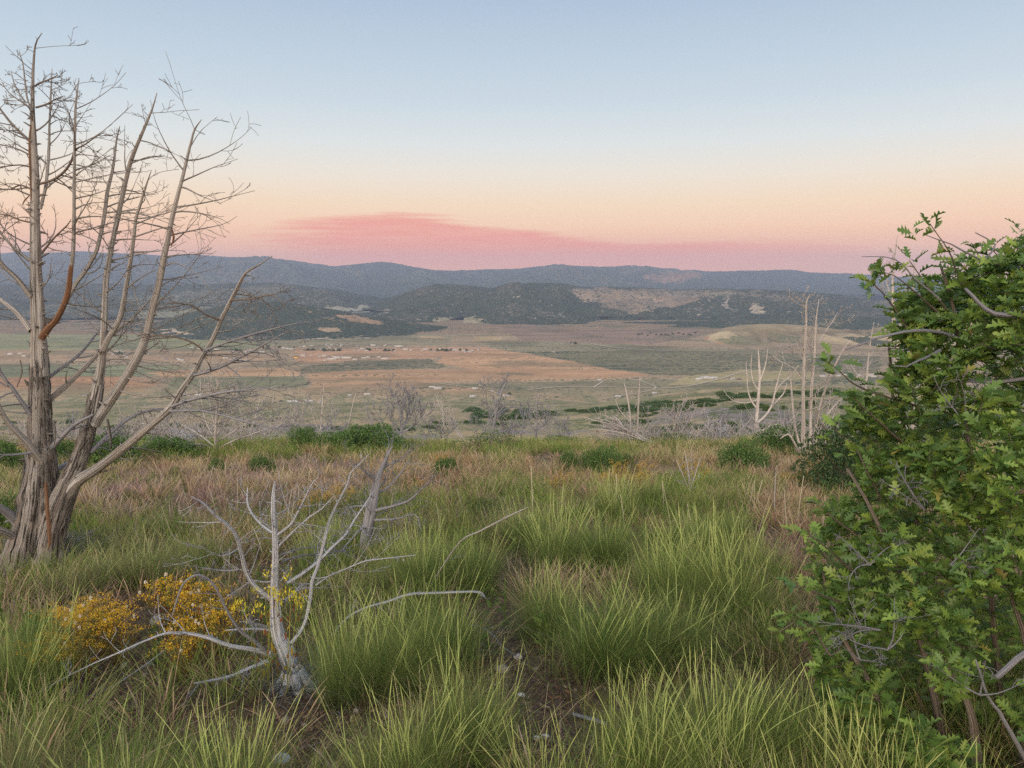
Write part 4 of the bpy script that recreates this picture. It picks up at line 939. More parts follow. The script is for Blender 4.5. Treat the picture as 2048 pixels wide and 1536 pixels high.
def place_leaves(pos, D, N, L, C, LV=LV, LF=LF):
    D, S, N = orient(D, N); n = len(pos)
    V = pos[:, None, :] + L[:, None, None] * (LV[None, :, 0:1] * D[:, None, :] + LV[None, :, 1:2] * S[:, None, :] + LV[None, :, 2:3] * N[:, None, :])
    F_ = (LF[None] + (np.arange(n) * len(LV))[:, None, None]).reshape(-1, 4)
    return V.reshape(-1, 3), F_, np.repeat(C, len(LV), 0)
def oak():
    rg = np.random.RandomState(7)
    foot = np.array([2.05, 3.25, float(H(2.05, 3.25))])
    wood_ = MB(); dead = MB()
    nodes = []; rad = []
    def stem(pts, r0, r1, mb=wood_, k=8, add=True):
        q = catmull(np.array(pts), 0.04); q = q + np.cumsum(rg.normal(0, .0035, q.shape), 0) * .5
        R_ = np.linspace(r0, r1, len(q)); mb.tube(q, R_, k, flute=.14, fseed=rg.randint(1, 99))
        if add:
            nodes.extend(q[::2]); rad.extend(R_[::2])
    G = lambda x, y: np.array([x, y, float(H(x, y)) - .05])
    mains = [((2000, 1500, 3.2), [(1985, 1250, 3.1), (1960, 1000, 3.0), (1925, 760, 2.95), (1915, 640, 2.9), (1890, 540, 2.9)]),
             ((2150, 1520, 3.3), [(2130, 1200, 3.2), (2100, 900, 3.2), (2060, 700, 3.1), (2030, 560, 3.0)]),
             ((1900, 1480, 2.9), [(1850, 1330, 2.8), (1810, 1180, 2.75), (1740, 1010, 2.75), (1690, 930, 2.8)]),
             ((1890, 1500, 3.4), [(1860, 1300, 3.4), (1840, 1100, 3.3), (1820, 900, 3.3), (1790, 780, 3.2), (1780, 690, 3.1)]),
             ((1800, 1500, 2.8), [(1750, 1400, 2.75), (1695, 1300, 2.8), (1650, 1200, 2.9), (1640, 1140, 2.95)]),
             ((2250, 1520, 3.0), [(2260, 1200, 3.0), (2220, 900, 3.0), (2200, 600, 3.0)]),
             ((1960, 1540, 2.6), [(1945, 1440, 2.6), (1900, 1340, 2.6), (1870, 1260, 2.6)]),
             ((2050, 1530, 2.7), [(2060, 1350, 2.5), (2020, 1200, 2.45), (1970, 1100, 2.4)])]
    for (bx, by, bY), rest in mains:
        b0 = P(bx, by, bY); b0 = G(b0[0], b0[1])
        stem([b0] + [P(*p) for p in rest], rg.uniform(.014, .024), .005)
    sprays = [[(1960, 640, 2.9), (1920, 560, 2.85), (1895, 505, 2.8), (1872, 472, 2.8), (1858, 448, 2.8)], [(1900, 650, 2.9), (1850, 600, 2.85), (1800, 560, 2.8), (1765, 540, 2.8)],
              [(1850, 720, 2.95), (1800, 630, 2.9), (1770, 585, 2.85), (1738, 558, 2.8)], [(2010, 660, 3.0), (1978, 570, 2.9), (1955, 505, 2.85), (1945, 488, 2.85)],
              [(2045, 580, 3.0), (2036, 510, 2.9), (2044, 462, 2.9)], [(1830, 810, 2.9), (1770, 790, 2.8), (1710, 770, 2.75), (1675, 742, 2.7), (1650, 722, 2.7)],
              [(1800, 880, 2.9), (1740, 830, 2.8), (1700, 790, 2.75)], [(1760, 1000, 2.9), (1710, 905, 2.8), (1665, 860, 2.8)], [(1710, 1070, 2.85), (1660, 1030, 2.8), (1628, 1000, 2.8)],
              [(1660, 1310, 2.8), (1620, 1250, 2.75), (1585, 1245, 2.7), (1560, 1262, 2.7)], [(1710, 1210, 2.8), (1640, 1185, 2.75), (1590, 1170, 2.75)], [(1910, 640, 2.9), (1850, 560, 2.85), (1822, 520, 2.85)],
              [(1980, 600, 3.2), (1930, 540, 3.2), (1900, 520, 3.2)], [(2080, 600, 3.1), (2010, 520, 3.0), (1985, 490, 3.0)], [(1700, 1140, 2.7), (1650, 1090, 2.65), (1612, 1065, 2.6)]]
    tips = []
    for sp in sprays:
        q = catmull([P(*p) for p in sp], .03); stem([P(*p) for p in sp], .0055, .0016, k=5)
        for i in range(2, len(q), 2 if len(q) > 8 else 1):
            tips.append((q[i] + rg.normal(0, .022, 3), q[i] - q[i - 1], 3 + rg.randint(3)))
        tips.append((q[-1], q[-1] - q[-2], 6))
    # bare limbs
    for pts, r0, r1 in (([(2110, 640, 2.5), (2048, 632, 2.5), (1990, 626, 2.5), (1958, 603, 2.52), (1932, 576, 2.55)], .012, .005), ([(1990, 716, 2.9), (1940, 690, 2.8), (1870, 668, 2.65), (1820, 668, 2.6), (1760, 680, 2.55), (1690, 704, 2.5)], .009, .003),
                        ([(2110, 748, 2.6), (2048, 754, 2.6), (1980, 760, 2.6), (1910, 754, 2.65)], .009, .004), ([(1880, 700, 2.7), (1845, 716, 2.65), (1810, 732, 2.6), (1785, 731, 2.6)], .007, .002),
                        ([(2110, 1270, 2.2), (2050, 1310, 2.2), (2018, 1332, 2.2), (1988, 1356, 2.2)], .010, .008), ([(1970, 520, 2.9), (1990, 490, 2.9), (1950, 466, 2.9)], .004, .002), ([(1880, 600, 2.8), (1830, 560, 2.8), (1790, 520, 2.8), (1722, 512, 2.8)], .004, .0012),
                        ([(2060, 1530, 2.4), (2010, 1440, 2.35), (1975, 1380, 2.3), (1960, 1320, 2.3)], .009, .003), ([(1960, 520, 2.7), (1900, 490, 2.7), (1850, 470, 2.7)], .004, .0014)):
        stem([P(*p) for p in pts], r0, r1, dead, 8, False)
    for (x, y, Y, L) in ((1760, 1260, 2.42, .22), (1775, 1300, 2.4, .2), (1740, 1130, 2.5, .16), (1900, 1130, 2.4, .16), (1960, 1390, 2.3, .2), (1720, 1320, 2.45, .15), (1930, 850, 2.5, .2), (1850, 1020, 2.5, .2)):
        for _ in range(3): grow(dead, rg, P(x, y, Y), [rg.normal(0, 1), -.1, rg.uniform(0, 1)], L, .0035, 2, .5, .1, 5, 4, .5)
    # leaf bunches inside the outline of the bush
    dense = [(2700, 360), (2120, 440), (2048, 478), (2000, 520), (1930, 535), (1865, 560), (1805, 605), (1780, 670), (1790, 750), (1750, 775), (1705, 800), (1690, 850), (1730, 900), (1725, 960), (1660, 1005), (1640, 1060), (1615, 1120), (1635, 1190), (1625, 1250), (1625, 1320), (1640, 1400), (1645, 1470), (1630, 1640), (2700, 1700)]
    pts = []
    while len(pts) < 3000:
        n = 4000; x = rg.uniform(1560, 2620, n); y = rg.uniform(380, 1640, n); ok = inpoly(x, y, dense)
        keep = rg.rand(n) < np.where(x > 2150, .45, 1.0)
        hol = fbm(x / 95.0, y / 95.0, 3, 61)
        for xx, yy, hh in zip(x[ok & keep], y[ok & keep], hol[ok & keep]):
            ed = min(1.0, max(0.15, (xx - np.interp(yy, [400, 560, 700, 800, 950, 1100, 1250, 1500], [1980, 1850, 1785, 1700, 1700, 1620, 1590, 1610])) / 260))
            lo = 2.95 - .62 * ed * (0.35 + 1.1 * hh); hi = 3.0 + 1.1 * ed
            yv = rg.uniform(lo, hi) if rg.rand() < .62 else lo + abs(rg.normal(0, .09))
            if hh < .43 and yy > 560: yv = rg.uniform(3.0, 3.0 + 1.1 * ed)
            p = P(xx, yy, yv)
            if p[2] > H(p[0], p[1]) + .06: pts.append(p)
    pts = np.array(pts[:3000])
    N0 = np.array(nodes); R0 = np.array(rad)
    # connect every bunch to the nearest wood, nearest ones first
    d0 = np.min(np.linalg.norm(pts[:, None, :] - N0[None, ::2, :], axis=2), axis=1); order = np.argsort(d0)
    allN = list(N0); arr = np.zeros((len(N0) + len(pts) * 3, 3)); arr[:len(N0)] = N0; cnt = len(N0)
    for i in order:
        p = pts[i]; dd_ = np.linalg.norm(arr[:cnt] - p, axis=1) + np.maximum(0, arr[:cnt, 2] - p[2]) * .8; j = int(np.argmin(dd_)); a = arr[j]
        v = p - a; L = np.linalg.norm(v)
        if L < .02: continue
        mid = a + v * .5 + np.array([0, 0, -.06 * L]) + rg.normal(0, .05 * L, 3)
        wood_.tube([a, mid, p], [.0014 + .006 * min(L, .5), .0013 + .002 * L, .0011], 4, cap=False, fseed=rg.randint(1, 99))
        arr[cnt] = mid; arr[cnt + 1] = p; cnt += 2
        tips.append((p, (p - mid) + np.array([-.02, -.02, .03]), 6 + rg.randint(5)))
    pos, D, N, L, C = [], [], [], [], []
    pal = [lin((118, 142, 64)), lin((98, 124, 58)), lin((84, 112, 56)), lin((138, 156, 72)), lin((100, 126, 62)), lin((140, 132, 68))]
    for p, d, n in tips:
        d = d / (np.linalg.norm(d) + 1e-9); light = rg.rand()
        for k in range(n):
            a = rg.uniform(0, 2 * math.pi); o = np.array([math.cos(a), math.sin(a), rg.uniform(-.35, .75)])
            dv = d * rg.uniform(.1, .9) + o; dv /= np.linalg.norm(dv)
            pos.append(p + dv * .004 + d * rg.uniform(-.05, .012)); D.append(dv)
            N.append(np.array([0, 0, 1.0]) + d * .5 + rg.normal(0, .55, 3) + np.array([0, -.35, 0])); L.append(rg.uniform(.028, .078))
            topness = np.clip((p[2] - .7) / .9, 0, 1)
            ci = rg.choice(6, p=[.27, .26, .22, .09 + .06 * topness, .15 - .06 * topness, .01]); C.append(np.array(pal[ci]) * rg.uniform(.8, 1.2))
    pos, D, N, L, C = (np.array(v) for v in (pos, D, N, L, C)); which = rg.randint(0, 4, len(pos)); acc = []; off = 0
    for k, (wd, cup, curl, bend) in enumerate(((1.0, 1.0, 1.0, 0), (.8, 2.6, 2.6, .10), (1.12, .2, -1.2, -.12), (.7, 3.4, 4.0, .2))):   # leaves differ in width, cupping, curl and sideways bend
        T_ = LV.copy(); T_[:, 2] = T_[:, 2] + (cup - 1) * .22 * np.abs(T_[:, 1]) - (curl - 1) * .10 * T_[:, 0] ** 2; T_[:, 1] = T_[:, 1] * wd + bend * T_[:, 0] ** 2
        if k == 2: T_[22:, 1] *= .75
        m_ = which == k; v, f, c = place_leaves(pos[m_], D[m_], N[m_], L[m_], C[m_], T_); acc.append((v, f + off, c)); off += len(v)
    V = np.vstack([a_[0] for a_ in acc]); F_ = np.vstack([a_[1] for a_ in acc]); Cc = np.vstack([a_[2] for a_ in acc])
    root = thing('oak_bush', 'large leafy green scrub oak with lobed leaves filling the right edge', 'oak bush', foot)
    wood_.V = [v - foot for v in wood_.V]; dead.V = [v - foot for v in dead.V]
    link('trunk', wood_.data('trunk', (M_OAKWOOD,), True, False), root)
    link('bare_branch', dead.data('bare_branch', (M_STEEL,), True, False), root)
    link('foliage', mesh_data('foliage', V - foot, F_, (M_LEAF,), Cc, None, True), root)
oak()

DL = np.array([[0, 0, 0], [.5, .3, .07], [1, 0, -.06], [.5, -.3, .07], [.5, 0, 0]]); DF = np.array([[0, 4, 1, 1], [0, 3, 4, 4]])
DLV = np.array([[0, 0, 0], [.30, .26, .05], [.30, -.26, .05], [.72, .22, .02], [.72, -.22, .02], [1, .03, -.08], [1, -.03, -.08], [0, .02, 0]])
DLF = np.array([[0, 2, 1, 7], [1, 2, 4, 3], [3, 4, 6, 5]])
def crown_points(rg, n, rx, ry, rz, lobes=0.35, seed=0, shell=.6, freq=2.2):
    u = rg.normal(0, 1, (n, 3)); u /= np.linalg.norm(u, axis=1)[:, None]; u[:, 2] = np.abs(u[:, 2]) * 1.0 - .12
    lump = fbm(u[:, 0] * freq + 10, u[:, 1] * freq + u[:, 2] * freq * 1.3 + 10, 3, seed)
    r = (1 - shell * rg.rand(n) ** 1.8) * (1 - lobes + 2 * lobes * (lump))
    p = u * r[:, None] * [rx, ry, rz]; return p, u
def shrub_proto(name, label, seed, n, rx, rz, leaf, pal, group=None, loc=(0, 0, 0), stemmat=None, lobes=.4, nst=16):
    rg = np.random.RandomState(seed)
    p, u = crown_points(rg, n, rx, rx, rz, lobes, seed); p[:, 2] += rz * .12
    D = u + rg.normal(0, .7, (n, 3)) + [0, 0, .25]; N = np.array([0, 0, 1.]) + u * .6 + rg.normal(0, .5, (n, 3))
    C = np.array([lin(c) for c in pal])[rg.randint(0, len(pal), n)] * rg.uniform(.75, 1.25, (n, 1))
    V, F_, Cc = place_leaves(p, D, N, leaf * rg.uniform(.6, 1.3, n), C, DLV, DLF)
    root = thing(name, label, 'shrub', loc, group)
    st = MB()
    for i in range(nst):
        a = rg.uniform(0, 2 * math.pi); e = np.array([math.cos(a) * rx * .7, math.sin(a) * rx * .7, rz * rg.uniform(.5, .95)]) * rg.uniform(.5, 1.05)
        st.tube(catmull([(0, 0, -.05), e * .45 + rg.normal(0, .05, 3) * rx, e], .1 * rx), np.linspace(.03, .008, len(catmull([(0, 0, -.05), e * .45, e], .1 * rx))) [:1].repeat(1) if False else .014 * rx, 4, cap=False, fseed=i)
    link('stems', st.data('stems', (stemmat or M_OAKWOOD,), True, False), root)
    link('foliage', mesh_data('foliage', V, F_, (M_SHRUB,), Cc, None, True), root)
    return root
OAKP = [(88, 114, 60), (74, 100, 54), (106, 130, 66), (82, 108, 60)]
DKP = [(66, 88, 54), (56, 78, 50), (78, 98, 58)]
shrubs = [  # label, base pixel, width px, height px, kind
    ('dense dark green oak shrub at the far left end of the centre row, squarish', (608, 900), 74, 46, 0), ('broad bright green oak thicket in the centre row behind bare poles', (735, 900), 150, 52, 1),
    ('low green oak shrub joining the two halves of the centre row', (670, 902), 90, 38, 0), ('green shrub behind the diagonal limb of the big snag', (215, 925), 150, 60, 1),
    ('green shrub between the two trunks of the big snag', (120, 925), 80, 46, 0), ('leafy green shrub at the far left margin, left of the big snag', (8, 940), 90, 62, 1),
    ('bright green low bush beside the foot of the big snag at the left margin', (5, 1060), 84, 70, 0), ('green shrub behind the upswept dead juniper', (330, 912), 130, 40, 0),
    ('round green shrub in the mid meadow left of centre', (434, 952), 40, 36, 0), ('brownish green bush between the round shrub and silver snag top', (524, 948), 64, 38, 1),
    ('small green shrub above the mauve grass at left', (352, 956), 44, 26, 2), ('wide dull green bush in the meadow right of the leaning grey snag', (893, 948), 58, 34, 1),
    ('largest green shrub of the mid meadow trio, right of centre', (1205, 945), 100, 50, 1), ('left shrub of the mid meadow trio, right of centre', (1136, 940), 52, 38, 0),
    ('right small shrub of the mid meadow trio, right of centre', (1252, 938), 48, 36, 2), ('bright green rounded bush on the brow below the candelabra snag', (1482, 938), 110, 56, 1),
    ('green bush behind the rounded one, right of the candelabra snag foot', (1560, 905), 120, 52, 0), ('dark green oak shrub standing left of the leafy oak', (1700, 990), 200, 165, 3),
    ('bushy oak shrub behind the leafy oak at lower right', (1800, 1010), 160, 150, 3), ('small dark shrub between orange blooms and pink grass, left of the oak', (1645, 975), 66, 40, 2),
    ('pointed leafy weed bush amid tall grass right of centre', (1440, 1050), 36, 70, 2), ('green scrub tangle behind the fan of the bushy grey snag', (980, 898), 150, 34, 2),
    ('green mound left of the toppled fan juniper', (1120, 893), 110, 24, 2), ('green tuft shrub in the middle of mauve grass', (258, 1005), 40, 28, 2), ('leafy green bush near the bottom left corner beside tall grass', (75, 1330), 90, 110, 0),
    ('wispy green bush behind the silver snag at its right', (640, 1050), 90, 50, 2), ('grassy green mound above the slanting pale stick', (965, 1040), 96, 50, 2), ('green undergrowth shrub between fan juniper and candelabra snag', (1350, 890), 120, 22, 2)]
def build_shrubs():
    protos = {}; prm = {0: (4200, .85, OAKP, .075), 1: (5200, .75, OAKP, .065), 2: (2600, .9, [(92, 110, 56), (108, 118, 62), (78, 98, 50)], .07), 3: (9000, .9, DKP, .05)}
    for i, (lab, (bx, by), wpx, hpx, kd) in enumerate(shrubs):
        b = hit(bx, by)
        if b[1] > 40:
            Yb = 21.0 + (i % 3); d = ray(bx, by); xx = d[0] / d[1] * Yb; b = np.array([xx, Yb, float(H(xx, Yb))])
            top = P(bx, by - hpx, Yb)[2]; hgt = max(.4, top - b[2])
        else: hgt = hpx * b[1] / F
        wid = wpx * b[1] / F * .5
        key = (kd, i % 2)
        n, rz, pal, lf = prm[kd]
        if key not in protos:
            protos[key] = shrub_proto('oak_shrub', lab, 300 + i, n, 1.0, rz, lf * (1 if kd != 2 else .8), pal, 'green shrubs on the hillside', b)
            o = protos[key]; o.scale = (wid, wid * .8, hgt / rz); o['label'] = lab
        else:
            o = copy_thing(protos[key], b, (i * 1.7) % 6.28, (wid, wid * .85, hgt / rz), lab, 'green shrubs on the hillside')
build_shrubs()

WHERE = ['in the large dark patch right of the tufted leaning snag', 'at the front edge of the large dark patch behind the feathery snag', 'low on the slope beside the tufted leaning snag', 'in the short row just right of the large dark patch',
         'in the row seen left of the twin bare poles', 'in the long row climbing right from the twin bare poles', 'in the lower row just right of the twin bare poles', 'along the crest behind the candelabra snag and tallest snag', 'at the crest left of the candelabra snag',
         'in the near band right of the toppled fan juniper', 'in the nearest band just over the brow right of the fan juniper', 'in the band passing behind the candelabra snag foot', 'in the slope row between candelabra snag and oak', 'behind the limbs of the toppled fan juniper',
         'alone in the dry field left of the upright pole', 'in the row beneath the upswept juniper limbs', 'at the far left behind the big snag', 'in the row behind the centre shrubs and bushy grey snag']
def thickets():
    """dark green oak thickets scattered over the falling slope and along the shoulder"""
    rg = np.random.RandomState(44)
    spots = []; bno = [-1]
    def band(x0, y0, x1, y1, n, w, h, jy=3):
        bno[0] += 1
        for i in range(n):
            f = (i + rg.uniform(0, .8)) / n; spots.append((bno[0], x0 + (x1 - x0) * f, y0 + (y1 - y0) * f + rg.uniform(-jy, jy), w * rg.uniform(.5, 1.3), h * rg.uniform(.6, 1.2)))
    band(935, 828, 1110, 832, 9, 34, 9, 6); band(940, 836, 1090, 840, 6, 30, 8, 4); band(870, 847, 1010, 850, 5, 26, 6, 3); band(1130, 826, 1200, 822, 4, 24, 5)
    band(1190, 822, 1330, 808, 8, 26, 6, 3); band(1250, 824, 1480, 796, 14, 30, 7, 5); band(1290, 832, 1430, 812, 8, 26, 6, 3); band(1440, 796, 1700, 786, 13, 34, 8, 6); band(1330, 806, 1480, 796, 6, 20, 5)
    band(1300, 862, 1480, 852, 9, 40, 8, 3); band(1300, 876, 1400, 878, 6, 46, 10, 3); band(1420, 868, 1700, 846, 9, 40, 10, 5); band(1480, 820, 1700, 812, 8, 28, 9, 5); band(1180, 846, 1300, 842, 5, 24, 5)
    band(540, 842, 560, 838, 2, 14, 4, 2); band(120, 858, 520, 852, 9, 26, 7, 5); band(20, 850, 150, 846, 4, 26, 7); band(600, 858, 900, 856, 7, 26, 6, 4)
    protos = []
    for i in range(0):
        pass
    k = 0
    for i, (bn, x, y, w_, h_) in enumerate(spots):
        b = hit(x, y, 60)
        if b is None or b[1] > 1500: continue
        wid = w_ * b[1] / F * .55; hgt = h_ * b[1] / F
        lab = 'dark oak thicket ' + WHERE[bn]; grp = 'oak thickets ' + WHERE[bn]
        if len(protos) < 3:
            o = shrub_proto('oak_thicket', lab, 500 + i, 1700, 1.0, .8, .15, [(84, 104, 60), (74, 94, 56), (96, 114, 64)], grp, b, lobes=.5)
            o.scale = (wid, wid * 1.2, hgt / .8); protos.append(o)
        else: copy_thing(protos[k % 3], b, rg.uniform(0, 6.28), (wid, wid * rg.uniform(.9, 1.4), hgt / .8), lab, grp)
        k += 1
thickets()
# ---------------------------------------------------------------- grasses and flowers
def blades(base, d, L, droop, w_, c0, c1, nseg=4, prof=None, rg=np.random):
    n = len(base); s = np.linspace(0, 1, nseg + 1)
    hz = d.copy(); hz[:, 2] = 0; hz /= np.linalg.norm(hz, axis=1)[:, None] + 1e-6; hz = hz * .8 + rg.normal(0, .55, hz.shape) * [1, 1, 0]
    pts = base[:, None, :] + d[:, None, :] * (L[:, None] * s)[..., None] + hz[:, None, :] * ((L * droop)[:, None] * s ** 2.2)[..., None]
    pts[..., 2] -= (L * droop * .45)[:, None] * s ** 2.4
    a = rg.uniform(0, math.pi, n); sd = np.stack([np.cos(a), np.sin(a), 0 * a], 1)
    if prof is None: prof = np.maximum(1 - s, .03) ** .65
    off = sd[:, None, :] * (w_[:, None] * np.asarray(prof)[None, :])[..., None] * .5
    V = np.stack([pts - off, pts + off], 2).reshape(-1, 3)
    i = np.arange(n)[:, None] * (2 * (nseg + 1)); j = np.arange(nseg)[None, :] * 2
    F_ = np.stack([i + j, i + j + 1, i + j + 3, i + j + 2], -1).reshape(-1, 4)
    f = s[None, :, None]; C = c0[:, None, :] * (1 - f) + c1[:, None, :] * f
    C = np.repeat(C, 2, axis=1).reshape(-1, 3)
    return V, F_, C
def join(parts):
    Vs, Fs, Cs, n = [], [], [], 0
    for V, F_, C in parts: Vs.append(V); Fs.append(F_ + n); Cs.append(C); n += len(V)
    return np.vstack(Vs), np.vstack(Fs), np.vstack(Cs)
def L3(*c): return np.array(lin(c))
def tuft_dirs(rg, n, spread):
    a = rg.uniform(0, 2 * math.pi, n); r = np.sqrt(rg.rand(n)); th = spread * (r ** 1.3) * rg.uniform(.6, 1.25, n)
    return a, r, np.stack([np.sin(th) * np.cos(a), np.sin(th) * np.sin(a), np.cos(th)], 1) + rg.normal(0, .085, (n, 3)) * [1, 1, 0]
def tussock_mesh(name, seed, n=4200, ns=90, R=.15, spread=.34, cb=(88, 104, 54), cm=(128, 149, 80), cs=(172, 180, 108), wmul=1.0, dry=.18):
    rg = np.random.RandomState(seed); a, r, d = tuft_dirs(rg, n, spread)
    base = np.stack([np.cos(a) * r * R, np.sin(a) * r * R, 0 * a - .03], 1)
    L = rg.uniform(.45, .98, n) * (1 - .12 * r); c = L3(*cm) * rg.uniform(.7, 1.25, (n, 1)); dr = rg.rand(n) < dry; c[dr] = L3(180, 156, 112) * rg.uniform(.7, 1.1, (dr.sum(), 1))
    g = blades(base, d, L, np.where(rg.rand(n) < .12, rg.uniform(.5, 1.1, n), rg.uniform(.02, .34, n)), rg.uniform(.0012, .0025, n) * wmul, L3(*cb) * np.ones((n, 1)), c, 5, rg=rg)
    a, r, d = tuft_dirs(rg, ns, spread * .8); base = np.stack([np.cos(a) * r * R, np.sin(a) * r * R, 0 * a], 1)
    L = rg.uniform(.8, 1.12, ns); s8 = np.array([.22, .22, .2, .2, .2, .2, .75, .95, .6, .85, .1])
    h = blades(base, d, L, rg.uniform(.0, .16, ns), rg.uniform(.0058, .0088, ns) * wmul, L3(*cm) * np.ones((ns, 1)), L3(*cs) * rg.uniform(.8, 1.15, (ns, 1)), 10, s8, rg=rg)
    if R > 0:      # several crowns grown together, unequal in height and lean
        nb_ = 7; cx = rg.uniform(-1, 1, (nb_, 2)) * R * 1.7; hs = rg.uniform(.62, 1.0, nb_); hs[0] = 1; le = rg.normal(0, .11, (nb_, 2)); cx[0] *= .2
        def shift(gm, m_, nv):
            V_, F_, C_ = gm; w_ = np.repeat(rg.randint(0, nb_, m_), nv); z = np.maximum(V_[:, 2], 0)
            V_ = V_ * np.stack([hs[w_] ** .5, hs[w_] ** .5, hs[w_]], 1); V_[:, 0] += cx[w_, 0] + le[w_, 0] * z; V_[:, 1] += cx[w_, 1] + le[w_, 1] * z
            return V_, F_, C_
        g = shift(g, n, 12); h = shift(h, ns, 22)
    # dead straw at the foot
    m_ = n // 4; a, r, d = tuft_dirs(rg, m_, 1.25); base = np.stack([np.cos(a) * r * R, np.sin(a) * r * R, 0 * a], 1)
    q = blades(base, d, rg.uniform(.12, .38, m_), rg.uniform(.1, .5, m_), rg.uniform(.003, .005, m_), L3(120, 98, 74) * np.ones((m_, 1)), L3(160, 138, 108) * rg.uniform(.6, 1.1, (m_, 1)), 3, rg=rg)
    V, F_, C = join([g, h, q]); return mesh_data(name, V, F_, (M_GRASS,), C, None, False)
TM = [tussock_mesh('grass_tussock', 1), tussock_mesh('grass_tussock', 2, R=.17, spread=.30), tussock_mesh('grass_tussock', 3, R=.13, spread=.42, cm=(112, 140, 68)),
      tussock_mesh('grass_tussock', 4, n=3000, ns=130, R=.17, spread=.32, cm=(136, 156, 80), cs=(180, 186, 114)),
      tussock_mesh('grass_tussock', 5, n=3800, ns=50, R=.17, spread=.5, cb=(104, 98, 68), cm=(126, 142, 84), cs=(176, 172, 122), dry=.26)]
SP_ = tussock_mesh('grass_tussock', 6, n=900, ns=80, R=.2, spread=.36, cm=(128, 146, 74), cs=(178, 180, 112), wmul=1.15, dry=.2)
tuss = [  # label, base px, top py, width factor, mesh
    ('tall green bunchgrass clump touching the right side of the silver snag foot', (705, 1400), 1150, .95, 0), ('wide green bunchgrass clump between silver snag and bare path, nearest the branch', (830, 1390), 1130, 1.1, 1),
    ('green bunchgrass clump under the hooked fallen branch', (880, 1330), 1100, 1.2, 2), ('upright green bunchgrass behind the long fallen branch', (850, 1190), 1010, 1.3, 0), ('leafy bunchgrass clump right of the grey snag', (960, 1180), 1010, 1.2, 1),
    ('largest round green bunchgrass mound right of the bare path', (1190, 1345), 1120, 1.5, 2), ('dense bunchgrass joined to the right flank of the largest mound', (1330, 1320), 1100, 1.3, 0), ('bunchgrass clump at the left shoulder of the largest mound', (1110, 1270), 1080, 1.2, 1),
    ('tall pale seeded bunchgrass left of the pink grass strip', (1450, 1240), 1000, 1.4, 3), ('pale seeded bunchgrass in the row behind the largest mound', (1340, 1200), 1010, 1.3, 3), ('yellowish bunchgrass at the head of the bare path', (1110, 1130), 965, 1.3, 3),
    ('green bunchgrass behind the yellowish one at the path head', (1060, 1090), 970, 1.2, 0), ('bunchgrass clump in the second row, middle of the meadow', (1220, 1130), 975, 1.3, 2), ('farther pale bunchgrass clump below the meadow shrub trio', (1230, 1040), 925, 1.4, 3),
    ('farther green bunchgrass clump right of the one below the shrub trio', (1300, 1010), 925, 1.2, 0), ('bunchgrass clump left of the pointed weed bush', (1390, 1110), 985, 1.3, 1), ('pale bunchgrass beside the pink grass at the right', (1510, 1170), 1020, 1.2, 3),
    ('hazy green bunchgrass right of the big snag foot', (190, 1180), 1045, 1.5, 4), ('hazy green bunchgrass above the yellow flowers', (310, 1175), 1030, 1.5, 4), ('small hazy bunchgrass between big snag and flowers', (120, 1200), 1080, 1.3, 4), ('fine green bunchgrass left of the curved silver branch', (400, 1130), 1040, 1.4, 4),
    ('green bunchgrass right behind the silver snag trunk', (640, 1140), 1040, 1.3, 0), ('dark green bunchgrass left of the grey snag foot', (690, 1110), 1010, 1.1, 1), ('green bunchgrass at the lower left margin', (20, 1400), 1150, 1.2, 0), ('tall green bunchgrass in the bottom left corner', (40, 1620), 1330, 1.3, 4),
    ('green bunchgrass at the bottom edge below the low silver branch', (300, 1670), 1400, 1.4, 1), ('long-stemmed green bunchgrass at the bottom edge under the silver snag', (450, 1660), 1390, 1.2, 3), ('seeded bunchgrass at the bottom edge left of the bare soil', (820, 1600), 1330, 1.2, 3), ('upright green bunchgrass on the left bank of the bare soil', (920, 1520), 1260, 1.1, 0),
    ('sparse seeded stems rising from bare soil at bottom centre', (1130, 1640), 1380, 1.2, 5), ('seeded green bunchgrass at the bottom right of the bare soil', (1290, 1560), 1290, 1.2, 3), ('tall seeded bunchgrass left of the oak foot', (1420, 1560), 1290, 1.3, 3), ('seeded bunchgrass against the lower left oak leaves', (1560, 1530), 1290, 1.2, 0),
    ('sparse seeded stems before the oak at the bottom edge', (1680, 1680), 1400, 1.3, 5), ('tall sparse seeded stems in front of the oak, bottom right', (1840, 1700), 1400, 1.3, 5), ('slanting long stems left of the oak at mid height', (1500, 1330), 1180, 1.5, 5), ('small green bunchgrass far left below the brow', (250, 1120), 1030, 1.2, 4), ('pale bunchgrass behind the slanting stick', (1000, 1080), 985, 1.2, 4),
    ('green tuft at the right end of the second grass row', (1470, 1080), 990, 1.2, 1), ('bunchgrass tuft at the brow right of the grey shrub', (1390, 985), 930, 1.3, 3), ('green clump between silver snag and bottom bunchgrass', (740, 1600), 1400, 1.1, 4)]
for i, (lab, (bx, by), ty, wf, k) in enumerate(tuss):
    b = hit(bx, by) if by < 1690 else hit(bx, 1690); topz = P(bx, ty, b[1])[2]; hgt = max(.25, topz - b[2])
    o = link('grass_tussock', (TM + [SP_])[k], None, tuple(b)); hgt *= .86; o.scale = (hgt * wf * .9, hgt * wf * .9, hgt); o.rotation_euler = (0, 0, i * 2.4)
    if 'slanting long' in lab: o.rotation_euler = (0, math.radians(-28), 0)
    tag(o, lab, 'grass clump', 'bunchgrass clumps')

